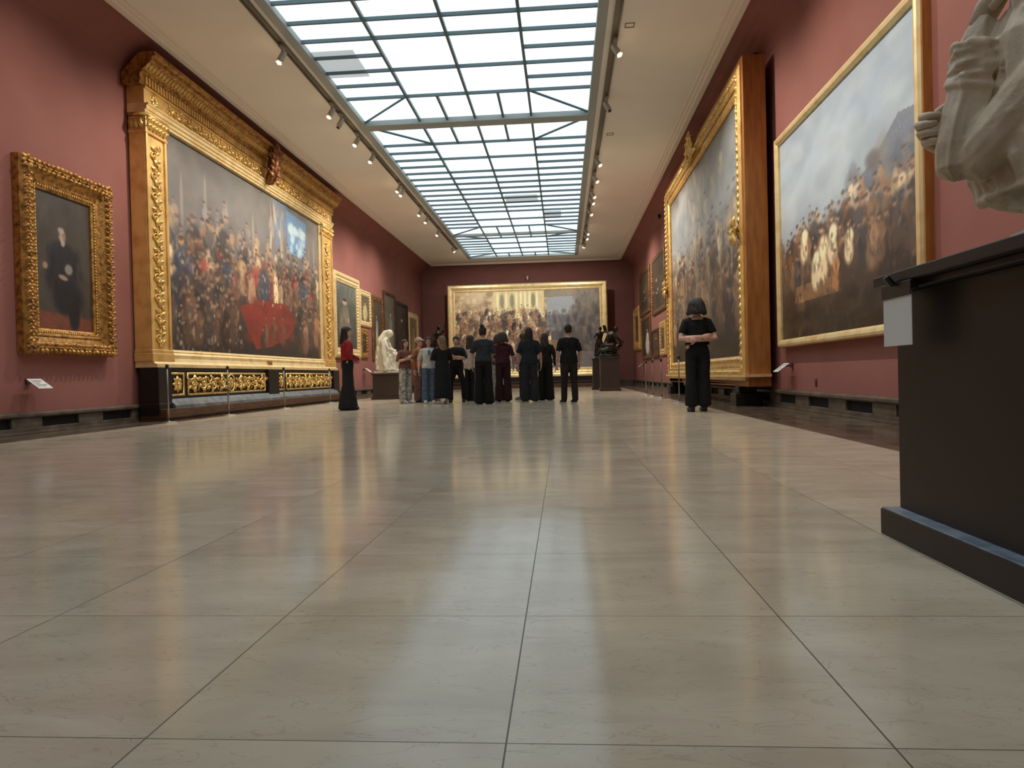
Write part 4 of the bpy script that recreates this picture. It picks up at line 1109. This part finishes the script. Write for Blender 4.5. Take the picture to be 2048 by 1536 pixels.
    if glasses:
        b = bmesh.new()
        for s in (-1, 1):
            c_ = R @ V((s*.034, -.113, 1.572))
            tube(b, [c_ + R @ V((.024*math.cos(a), 0, .02*math.sin(a))) for a in [2*PI*q/14 for q in range(15)]], .0022, 5)
            tube(b, [c_ + R @ V((s*.024, 0, .004)), R @ V((s*.079, -.0, 1.574))], .002, 5)
        tube(b, [R @ V((-.01, -.114, 1.574)), R @ V((.01, -.114, 1.574))], .002, 5)
        obj('glasses', b, M['blackplastic'], root, True)
    if cap:
        b = bmesh.new(); ell(b, R @ V((0, .014, 1.625)), (.098, .11, .09), 16, 10, rot=R); tube(b, [R @ V((0, -.06, 1.635)), R @ V((0, -.14, 1.625)), R @ V((0, -.18, 1.615))], [(.08, .012), (.075, .01), (.04, .008)], 12, side=R @ V((1, 0, 0)))
        link('cap', remesh(b, .011, 3), cm(cap), root, True)
    if phone:
        s = 1; E, W, D = am[1]; p = W + D.normalized()*.11
        ph = bmesh.new(); box(ph, -.036, .036, -.004, .004, -.07, .07)
        o = obj('phone', ph, M['blackplastic'], None, bevel=.003)
        Rz = Matrix.Rotation(math.radians(face), 3, 'Z')
        o.location = V((x, y, 0)) + Rz @ ((p + V((-.03, -.06, .05)))*k); o.rotation_euler = (math.radians(-35), 0, math.radians(face))
        tag(o, phone, 'phone')
    return root

BLK = (30, 30, 31)
person('dark-haired woman in a red top and wide black trousers before the enormous frame', -4.38, 14.19, 1.69, 115, ('mid', (40, 28, 24)), (150, 34, 40), BLK, ('clasp', 'clasp'), turn=-.35, sleeve=.95, hem=1.0, build=1.08, flare=.13, legs=((-.11, .02), (.1, -.03)), seed=2, leg_z=.03)
person('brown-haired woman in brown top and white patterned trousers beside the marble sculpture', -3.86, 17.17, 1.56, 55, ('mid', (92, 62, 50)), (118, 78, 68), ((206, 204, 190), .8, (92, 92, 86)), ('phone', 'folded'), sleeve=.45, seed=3, flare=.03, shoes=(196, 190, 182))
person('person in an orange-brown jacket and cream cap, half hidden behind the woman in jeans', -3.62, 17.75, 1.62, 60, ('short', (70, 52, 42)), (172, 108, 66), (124, 92, 92), ('down', 'down'), cap=(206, 186, 160), sleeve=.95, seed=4, flare=.02)
person('woman in pale grey T-shirt, blue jeans, white shoes and glasses, facing the viewer', -3.2, 16.81, 1.58, 8, ('mid', (66, 52, 44)), (204, 210, 206), ((96, 114, 136), .85, (62, 80, 104)), ('down', 'phone'), glasses=True, seed=5, flare=.035, shoes=(222, 220, 210), hem=.9, sleeve=.5, phone='black phone held by the woman in the pale grey T-shirt')
person('blond person in a long black dress and white shoes, back turned', -2.8, 16.32, 1.57, 205, ('mid', (164, 132, 98)), BLK, (28, 32, 36), ('folded', 'folded'), turn=.6, skirt=True, flare=.0, seed=6, sleeve=.95, shoes=(222, 220, 210), leg_z=.14)
person('black-haired person in black T-shirt with folded arms, facing the viewer', -2.6, 17.2, 1.6, 4, ('short', (28, 22, 20)), (36, 33, 33), (26, 25, 26), ('folded', 'folded'), seed=7, legs=((-.16, .02), (.17, .02)), sleeve=.5)
person('person in a white shirt, mostly hidden by the tall woman in slate', -2.34, 17.95, 1.66, 150, ('mid', (84, 60, 48)), (226, 214, 202), (30, 29, 29), ('down', 'clasp'), seed=8, hem=.84, sleeve=.95, stripe=(170, 168, 160), flare=.03)
person('tall woman with dark hair bun, slate top and wide side-striped black trousers', -1.78, 15.82, 1.72, 176, ('bun', (36, 31, 29)), (52, 58, 64), (24, 25, 26), ('clasp', 'down'), seed=9, sleeve=.5, stripe=(150, 152, 150), flare=.05, leg_z=.03, build=1.02)
person('dark-haired person in navy top, white collar and pale trousers, left of the maroon outfit', -1.6, 17.75, 1.65, 170, ('bob', (52, 46, 42)), (52, 60, 84), ((196, 194, 184), .8, (130, 128, 120)), ('down', 'down'), seed=10, inner=(232, 236, 240), flare=.01)
person('dark-haired person dressed all in maroon with one hand on the hip, back turned', -1.44, 16.95, 1.65, 188, ('bob', (58, 44, 38)), (74, 34, 42), (62, 32, 36), ('down', 'hip'), seed=11, sleeve=.45, flare=.045, leg_z=.05, shoes=(40, 30, 26))
person('brown-haired person in dark grey top looking left, behind the maroon outfit', -1.02, 18.2, 1.68, 250, ('mid', (78, 54, 42)), (66, 66, 70), (56, 58, 62), ('clasp', 'down'), seed=12, flare=.02, shoes=(150, 148, 144))
person('woman with very long dark hair, dark blue T-shirt and charcoal jeans, back turned', -.78, 16.45, 1.71, 180, ('long', (44, 36, 33)), (38, 46, 54), (48, 50, 54), ('down', 'down'), seed=13, sleeve=.5, hem=.88, flare=.045, leg_z=.05, build=1.05, shoes=(140, 136, 132))
person('brown-haired person in black top and flared black trousers beside the very long hair', -.44, 17.4, 1.63, 172, ('mid', (74, 58, 44)), (34, 31, 30), (26, 25, 22), ('down', 'down'), seed=14, sleeve=.95, flare=.055, leg_z=.03, shoes=(60, 56, 54))
person('short-haired person in black T-shirt and dark trousers, apart from the group', .12, 15.34, 1.68, 200, ('short', (34, 28, 24)), (27, 28, 29), ((46, 40, 37), .85), ('down', 'down'), seed=15, turn=-.35, sleeve=.5, hem=.86, legs=((-.1, .06), (.11, -.04)), build=1.06, shoes=(30, 28, 28), shoe2=(34, 32, 31))
person('woman with black bob and black clothes, arms crossed behind her back', 2.05, 11.08, 1.72, 182, ('bob', (22, 19, 19)), (22, 21, 22), (26, 26, 26), ('behind', 'behind'), skin=(216, 172, 154), seed=16, sleeve=.38, hem=1.0, neck=1.375, flare=.035, legs=((-.09, .0), (.1, .03)), leg_z=.1, shoes=(50, 46, 44))

# ------------------------------------------------------------------ pedestals and sculptures
def pedestal(x, y, w, d, h, lab, mat, ledge=None):
    t = empty('pedestal', (x, y, 0), 0, lab, 'pedestal')
    b = bmesh.new(); box(b, -w/2-.04, w/2+.04, -d/2-.04, d/2+.04, 0, .09); obj('base', b, mat, t, bevel=.006)
    b = bmesh.new(); box(b, -w/2, w/2, -d/2, d/2, .09, h-.05); obj('body', b, mat, t, bevel=.006)
    b = bmesh.new(); box(b, -w/2-.03, w/2+.03, -d/2-.03, d/2+.03, h-.05, h); obj('top_slab', b, mat, t, bevel=.006)
    if ledge:
        b = bmesh.new(); box(b, -w/2-.035, w/2+.035, -d/2-.035, d/2+.035, .09, .1); obj('ledge', b, ledge, t)
    return t
pedestal(-5.3, 21.22, .76, .76, .78, 'low dark brown pedestal under the white marble seated figure', M['pedbrown'])
pedestal(1.62, 25.32, .66, .66, 1.2, 'dark brown pedestal under the bronze group right of the wide gilt painting', M['pedbrown'], M['stone'])
pedestal(1.42, 27.6, .6, .6, 1.2, 'dark brown pedestal partly hidden behind the right bronze pedestal', M['pedbrown'])
pedestal(-5.0, 28.3, .7, .7, 1.25, 'dark brown pedestal hidden behind the visitors, under the left bronze', M['pedbrown'])

# white marble seated, bowed, draped figure
t = empty('sculpture', (-5.3, 21.2, .78), 0, 'white marble draped figure seated and bowed, on a low dark pedestal by the left wall', 'sculpture')
b = bmesh.new(); box(b, -.36, .38, -.3, .3, 0, .06); obj('base_slab', b, M['marble'], t, bevel=.01)
b = bmesh.new()
tube(b, [(-.06, 0, .08), (-.08, 0, .3), (-.12, 0, .5)], [(.25, .22), (.24, .22), (.2, .2)], 16, side=(1, 0, 0))
tube(b, [(-.14, 0, .42), (-.15, 0, .65), (-.1, 0, .88), (.0, 0, 1.06)], [(.16, .2), (.15, .18), (.14, .2), (.09, .13)], 16, side=(1, 0, 0))
tube(b, [(-.02, 0, 1.02), (.06, -.01, 1.12)], [.06, .055], 10)
ell(b, (.1, -.015, 1.2), (.1, .085, .115), 14, 10); tube(b, [(-.02, 0, 1.2), (-.1, 0, 1.05), (-.14, 0, .85)], [.09, .1, .08], 10)
for s in (-1, 1):
    tube(b, [(-.1, s*.1, .5), (.12, s*.12, .56), (.27, s*.1, .56)], [.11, .1, .09], 12)
    tube(b, [(.27, s*.1, .56), (.27, s*.1, .35), (.24, s*.1, .1)], [.088, .075, .06], 12); tube(b, [(.22, s*.1, .1), (.34, s*.11, .085)], [.045, .035], 8)
    tube(b, [(-.04, s*.2, .92), (.1, s*.22, .72), (.24, s*.12, .66)], [.065, .055, .04], 10)
tube(b, [(.2, -.12, .66), (.26, .0, .66), (.2, .12, .66)], [.045, .05, .045], 8)
tube(b, [(-.2, .16, .05), (-.1, .2, .3), (.15, .2, .5)], [.1, .1, .06], 10); tube(b, [(.05, -.18, .08), (.1, -.2, .3), (.14, -.18, .52)], [.08, .07, .06], 10)
tube(b, [(.19, -.015, 1.19), (.205, -.015, 1.17)], [.014, .018], 6)
tube(b, [(.1, -.01, 1.27), (-.04, 0, 1.22), (-.17, 0, 1.02), (-.24, 0, .75), (-.27, 0, .4), (-.28, 0, .1)], [(.06, .08), (.09, .1), (.11, .17), (.1, .2), (.09, .22), (.08, .24)], 14, side=(1, 0, 0))
tube(b, [(.12, 0, .55), (.14, 0, .3), (.16, 0, .1)], [(.16, .2), (.15, .2), (.18, .24)], 14, side=(1, 0, 0))
for s in (-1, 1): tube(b, [(-.08, s*.2, .98), (-.06, s*.24, .7), (-.02, s*.25, .4), (.02, s*.25, .08)], [.08, .08, .09, .1], 12)
me = remesh(b, .014, 3, lambda co, n: (.012*math.sin(co.x*34+co.y*30+4*noise.noise(co*4)) if co.z < 1.02 else .003*noise.noise(co*20)))
for v in me.vertices: v.co.z = max(v.co.z, .058)
link('figure', me, M['marble'], t, True)

def bronze(name_lab, x, y, z, rz, bodies, base, sc_=1.):
    t = empty('sculpture', (x, y, z), rz, name_lab, 'sculpture'); t.scale = (sc_,)*3
    b = bmesh.new(); lathe(b, [(base, 0), (base*1.0, .04), (base*.8, .07), (base*.7, .09)], seg=18); 
    for i in range(7): ell(b, (rnd.uniform(-base, base)*.6, rnd.uniform(-base, base)*.6, .08), (.09, .08, .06), 8, 6)
    obj('base_rock', b, M['bronze'], t, True)
    b = bmesh.new(); bodies(b)
    link('figure', remesh(b, .011, 2), M['bronze'], t, True)
    return t
def bz_pair(b):
    # a crouching figure bending over a second, reclining one, arm flung up to the right
    tube(b, [(-.1, 0, .28), (-.04, 0, .42), (.05, -.02, .58), (.12, -.02, .68)], [.1, .09, .11, .06], 12); ell(b, (.2, -.03, .76), (.06, .07, .08), 12, 8)
    tube(b, [(-.12, -.08, .3), (.1, -.14, .32), (.14, -.14, .12)], [.075, .06, .04], 10); tube(b, [(-.12, .08, .3), (-.22, .12, .2), (-.3, .1, .08)], [.075, .06, .04], 10)
    tube(b, [(.1, -.1, .64), (.22, -.16, .5), (.3, -.12, .42)], [.045, .038, .028], 8); tube(b, [(.08, .1, .64), (-.08, .16, .72), (-.12, .14, .88)], [.045, .036, .026], 8)
    tube(b, [(-.26, -.1, .16), (-.05, -.12, .2), (.16, -.1, .2), (.28, -.06, .3)], [.06, .085, .09, .06], 12); ell(b, (.33, -.05, .38), (.055, .065, .075), 12, 8)
    tube(b, [(.22, -.04, .3), (.34, -.02, .3), (.4, -.02, .44)], [.04, .034, .024], 8); tube(b, [(.12, .1, .12), (.2, .16, .4), (.12, .18, .6)], [.05, .07, .04], 8)
bronze('dark bronze pair of entwined figures on the pedestal right of the wide gilt painting', 1.62, 25.32, 1.2, .1, bz_pair, .28, 1.28)
def bz_stand(b):
    tube(b, [(-.06, 0, .1), (-.06, -.02, .36), (-.05, 0, .62)], [.035, .05, .075], 10); tube(b, [(.1, .04, .1), (.07, .02, .36), (.05, 0, .62)], [.035, .05, .075], 10)
    tube(b, [(0, 0, .58), (0, 0, .75), (.02, 0, .95), (.03, 0, 1.04)], [(.11, .09), (.09, .075), (.13, .09), (.06, .05)], 12, side=(1, 0, 0)); ell(b, (.03, -.01, 1.15), (.06, .07, .085), 12, 8)
    tube(b, [(.15, 0, .98), (.26, -.04, 1.08), (.22, -.06, 1.26)], [.045, .036, .026], 8); tube(b, [(-.1, 0, .98), (-.2, -.06, .8), (-.08, -.14, .72)], [.045, .036, .026], 8)
    tube(b, [(-.16, .08, .1), (-.14, .1, .5), (-.08, .1, .8)], [.09, .07, .05], 10)
bronze('tall dark bronze standing figure behind the entwined bronze pair', 1.42, 27.6, 1.2, -.2, bz_stand, .22)
bronze('dark bronze standing figure with raised arm seen over the visitors', -5.0, 28.3, 1.25, .3, bz_stand, .22, 1.18)

# --- the foreground plinth and the stone half-figure on it
PX0, PX1, PY0, PY1 = 1.165, 1.98, 1.84, 2.737
t = empty('pedestal', ((PX0+PX1)/2, (PY0+PY1)/2, 0), 0, 'big dark brown plinth with ledge coloured as skylight sheen under the stone half-figure', 'plinth')
mx, my = (PX0+PX1)/2, (PY0+PY1)/2
def rel(b): bmesh.ops.translate(b, verts=b.verts, vec=(-mx, -my, 0))
b = bmesh.new(); box(b, PX0, PX1, PY0, PY1, 0, .094); rel(b); obj('base', b, M['plinth'], t, bevel=.004)
b = bmesh.new(); box(b, PX0+.004, PX1-.004, PY0+.004, PY1-.004, .094, .1); rel(b); obj('plinth_ledge', b, M['ledge_sheen'], t, bevel=.002)  # blue-grey colour stands in for skylight mirrored in the dark ledge top
b = bmesh.new(); box(b, PX0+.06, PX1-.05, PY0+.05, PY1-.024, .1, .885); rel(b); obj('body', b, M['plinth'], t, bevel=.004)
b = bmesh.new(); box(b, PX0-.02, PX1+.02, PY0-.02, PY1-.02, .908, .945); box(b, PX0+.02, PX1-.02, PY0+.02, PY1-.03, .885, .908); rel(b); obj('top_slab', b, M['plinth'], t, bevel=.004)
# card hung from the slab edge
t = empty('label_holder', (1.142, 2.535, .8), PI*.5, 'white printed card in a black clip on the top corner of the nearest plinth', 'label')
Rt = Matrix.Rotation(.0, 3, 'Z')
b = bmesh.new(); box(b, -.115, .1, .0, .022, .075, .105); box(b, -.115, .1, -.004, .0, .055, .105); tube(b, [(-.0, -.01, .1), (.0, -.03, .125)], .012, 6); bmesh.ops.scale(b, verts=b.verts, vec=(1, -1, 1)); obj('clip', b, M['blackplastic'], t, bevel=.002)
b = bmesh.new(); box(b, -.11, .095, -.0035, -.0005, -.11, .07); obj('card', b, M['card'], t, bevel=.001)
b = bmesh.new()
for z, x1 in ((.012, .05), (-.008, -.04), (-.058, .02), (-.07, -.03)): box(b, -.09, x1, -.0045, -.0035, z-.0022, z+.0022)
obj('printed_line', b, M['ink'], t)

t = empty('sculpture', (0, 0, 0), 0, 'large aged stone half-figure with folded arms on the nearest dark plinth', 'sculpture')
b = bmesh.new(); box(b, 1.36, 1.76, 2.02, 2.585, .945, .964); box(b, 1.405, 1.72, 2.08, 2.5, .964, .996); obj('base_slab', b, M['marble'], t, bevel=.005)
b = bmesh.new(); lathe(b, [(.15, .996), (.15, 1.02), (.125, 1.03), (.105, 1.05), (.1, 1.075), (.115, 1.1), (.15, 1.11), (.16, 1.13), (.1, 1.15)], (1.55, 2.3, 0), 28); obj('socle', b, M['marble'], t, True)
b = bmesh.new()
tube(b, [(1.53, 2.33, 1.15), (1.52, 2.33, 1.2), (1.52, 2.32, 1.32), (1.53, 2.31, 1.5), (1.56, 2.31, 1.66), (1.6, 2.31, 1.76)], [(.15, .19), (.165, .215), (.16, .22), (.16, .23), (.15, .22), (.1, .12)], 24, side=(1, 0, 0))
tube(b, [(1.46, 2.22, 1.18), (1.44, 2.26, 1.4), (1.44, 2.3, 1.62), (1.48, 2.3, 1.74)], [.06, .075, .08, .06], 12)          # coat lapel
tube(b, [(1.5, 2.2, 1.76), (1.44, 2.3, 1.72), (1.5, 2.42, 1.76), (1.62, 2.4, 1.8), (1.66, 2.3, 1.82), (1.6, 2.2, 1.8), (1.5, 2.2, 1.76)], .05, 12)   # neckcloth
tube(b, [(1.57, 2.31, 1.72), (1.54, 2.31, 1.84)], [.075, .07], 14)
ell(b, (1.53, 2.31, 1.97), (.105, .085, .13), 18, 12); tube(b, [(1.48, 2.31, 1.93), (1.445, 2.31, 1.87)], [.06, .035], 12)
tube(b, [(1.432, 2.31, 1.985), (1.412, 2.31, 1.955), (1.42, 2.31, 1.94)], [.012, .018, .018], 8)
tube(b, [(1.432, 2.285, 1.905), (1.424, 2.31, 1.908), (1.432, 2.335, 1.905)], .008, 6); ell(b, (1.45, 2.31, 1.885), (.03, .03, .022), 10, 7)
for s in (-1, 1):
    ell(b, (1.443, 2.31+s*.034, 1.985), (.012, .017, .01), 8, 6); tube(b, [(1.6, 2.31+s*.085, 2.0), (1.55, 2.31+s*.1, 2.03), (1.48, 2.31+s*.085, 2.06), (1.46, 2.31+s*.03, 2.085)], .022, 8)
for s in (-1, 1): ell(b, (1.54, 2.31+s*.088, 1.96), (.022, .012, .034), 8, 6); tube(b, [(1.432, 2.31+s*.015, 2.005), (1.436, 2.31+s*.05, 2.008)], .011, 6)
ell(b, (1.55, 2.31, 2.02), (.115, .1, .1), 16, 10); ell(b, (1.6, 2.31, 1.95), (.08, .095, .1), 14, 8)
# near arm: shoulder, hanging sleeve, elbow, upright forearm
tube(b, [(1.6, 2.14, 1.7), (1.54, 2.17, 1.56), (1.44, 2.24, 1.42), (1.35, 2.32, 1.3), (1.3, 2.37, 1.245)], [.1, .11, .105, .09, .07], 16)
tube(b, [(1.265, 2.385, 1.235), (1.278, 2.39, 1.31), (1.3, 2.395, 1.4), (1.322, 2.4, 1.49), (1.336, 2.4, 1.56)], [.058, .068, .07, .064, .056], 16)
tube(b, [(1.33, 2.4, 1.545), (1.335, 2.4, 1.575), (1.34, 2.4, 1.61)], [.056, .068, .06], 14)                     # rolled cuff
tube(b, [(1.34, 2.4, 1.6), (1.345, 2.4, 1.66), (1.37, 2.39, 1.72)], [.05, .045, .036], 12)
for k in range(3): tube(b, [(1.275+.01*k, 2.4-.02*k, 1.57+.035*k), (1.34, 2.345, 1.56+.03*k), (1.42, 2.32, 1.55+.04*k)], [.018, .022, .014], 8)
tube(b, [(1.4, 2.36, 1.6), (1.44, 2.34, 1.7), (1.47, 2.3, 1.78)], [.05, .045, .04], 10)
ax_ = (V((1.345, 2.4, 1.66))-V((1.322, 2.4, 1.49))).normalized(); sA, tA = frame_at(ax_)
for k in range(5):
    c_ = V((1.322, 2.4, 1.5)) + ax_*(.028*k+.01)
    tube(b, [c_ + sA*((.062+.006*math.sin(3*q+k))*math.cos(q)) + tA*((.062+.006*math.sin(2*q+k))*math.sin(q)) + ax_*(.014*math.sin(q*1.0+k*1.3)) for q in [2*PI*i/16 for i in range(17)]], .013-.001*(k % 2), 8)
for k in range(6):          # creases hanging from the upper sleeve and along the coat front
    u = k/5
    tube(b, [(1.36+.05*u, 2.30-.05*u, 1.36+.07*u), (1.385+.05*u, 2.2-.04*u, 1.3+.1*u), (1.45+.04*u, 2.15-.02*u, 1.27+.12*u)], [.012, .02, .01], 8)
for k in range(5):
    u = k/4; y_ = 2.14+.34*u
    tube(b, [(1.39-.02*math.sin(PI*u), y_, 1.16), (1.375-.03*math.sin(PI*u), y_+.01, 1.24), (1.39-.02*math.sin(PI*u), y_+.03, 1.36)], [.016, .02, .01], 8)
tube(b, [(1.405, 2.13, 1.155), (1.37, 2.22, 1.15), (1.36, 2.33, 1.148), (1.38, 2.45, 1.152), (1.43, 2.53, 1.16)], .016, 8)
tube(b, [(1.45, 2.22, 1.16), (1.44, 2.22, 1.3), (1.46, 2.22, 1.5)], [.085, .09, .07], 14); tube(b, [(1.45, 2.44, 1.16), (1.44, 2.44, 1.3), (1.46, 2.44, 1.5)], [.085, .09, .07], 14); tube(b, [(1.43, 2.33, 1.15), (1.425, 2.33, 1.35)], .07, 12)
for k in range(4): tube(b, [(1.43+.03*k, 2.2, 1.6+.03*k), (1.42+.02*k, 2.28, 1.66+.02*k), (1.45+.02*k, 2.36, 1.64+.03*k)], [.014, .02, .012], 8)
# far arm coming round behind
tube(b, [(1.6, 2.48, 1.7), (1.52, 2.58, 1.55), (1.4, 2.62, 1.41), (1.33, 2.53, 1.375)], [.1, .095, .075, .05], 14)
def fold(co, n):
    if co.z > 1.82: return .002*noise.noise(co*30)
    w_ = noise.noise(co*5)
    # long folds running along each sleeve and down the coat, sharp crests between soft valleys
    best = None
    for A, B, k in FSEG:
        ab = B-A; t = max(0, min(1, (co-A).dot(ab)/ab.length_squared)); q = co-(A+ab*t)
        if best is None or q.length < best[0]: best = (q.length, q, ab.normalized(), t, k)
    _, q, ax, t, k = best
    s_, t_ = frame_at(ax)
    an = math.atan2(q.dot(t_), q.dot(s_)) + 1.1*noise.noise(co*4.5) + .7*t
    e = abs(math.sin(an*k*.5))
    m_ = .55+.9*noise.noise(V((co.x*6, co.y*6, co.z*3)))
    return .011*max(.1, m_)*(1-e)**1.5 + .003*noise.noise(V((co.x*34, co.y*34, co.z*14))) - .003
FSEG = [(V((1.265, 2.385, 1.235)), V((1.336, 2.4, 1.56)), 7), (V((1.3, 2.37, 1.25)), V((1.6, 2.14, 1.7)), 9), (V((1.53, 2.33, 1.15)), V((1.56, 2.31, 1.66)), 14)]
me = remesh(b, .006, 2, fold)
b = bmesh.new(); b.from_mesh(me); bpy.data.meshes.remove(me)
# hands: far one wraps the forearm with four stacked fingers, near one props the chin
tube(b, [(1.335, 2.53, 1.375), (1.27, 2.5, 1.385), (1.235, 2.475, 1.39)], [(.046, .05), (.045, .052), (.03, .046)], 12, side=(1, 0, 0))
for k in range(4):
    z = 1.435-.027*k; o = (.0, .012, .006, -.008)[k]
    tube(b, [(1.265, 2.49, z-.004), (1.215-o, 2.468, z), (1.198-o, 2.445, z+.001), (1.206-o, 2.42, z-.003), (1.232-o, 2.403, z-.007)], [.0145, .0155, .015, .0135, .011], 10)
tube(b, [(1.27, 2.5, 1.425), (1.26, 2.46, 1.458), (1.268, 2.42, 1.466)], [.018, .017, .012], 10)
tube(b, [(1.35, 2.4, 1.69), (1.375, 2.385, 1.75), (1.4, 2.37, 1.79)], [(.036, .024), (.042, .02), (.036, .016)], 12)
for k in range(4):
    o = -.03+.02*k
    tube(b, [(1.398+o*.3, 2.37+o, 1.785), (1.41+o*.3, 2.355+o*.9, 1.83), (1.435, 2.335+o*.7, 1.858), (1.455, 2.325+o*.6, 1.85)], [.012, .0115, .0105, .009], 8)
tube(b, [(1.37, 2.36, 1.74), (1.4, 2.325, 1.78), (1.43, 2.31, 1.82)], [.014, .013, .01], 8)
me = bpy.data.meshes.new('figure'); bmesh.ops.recalc_face_normals(b, faces=b.faces); b.to_mesh(me); b.free()
link('figure', me, M['plaster'], t, True)

# ------------------------------------------------------------------ camera
F, YAW, PITCH, ROLL = 1422.93, -.0726774, -.0118547, -.0241954
fw = V((math.sin(YAW)*math.cos(PITCH), math.cos(YAW)*math.cos(PITCH), math.sin(PITCH)))
r0 = V((math.cos(YAW), -math.sin(YAW), 0)); u0 = r0.cross(fw)
c, s = math.cos(ROLL), math.sin(ROLL)
rr, uu = r0*c + u0*s, u0*c - r0*s
cam = bpy.data.cameras.new('camera'); cam.sensor_width = 36; cam.lens = F/2048*36; cam.clip_start = .02; cam.clip_end = 200
co = bpy.data.objects.new('camera', cam); COL.objects.link(co)
co.matrix_world = Matrix(((rr.x, uu.x, -fw.x, 0), (rr.y, uu.y, -fw.y, 0), (rr.z, uu.z, -fw.z, .62), (0, 0, 0, 1)))
sc.camera = co
wd = bpy.data.worlds.new('world'); sc.world = wd; wd.use_nodes = True
wd.node_tree.nodes['Background'].inputs[0].default_value = (.05, .05, .05, 1)
sc.view_settings.view_transform = 'Standard'; sc.view_settings.look = 'None'; sc.view_settings.gamma = 1; sc.view_settings.exposure = .2
sc.view_settings.use_curve_mapping = False
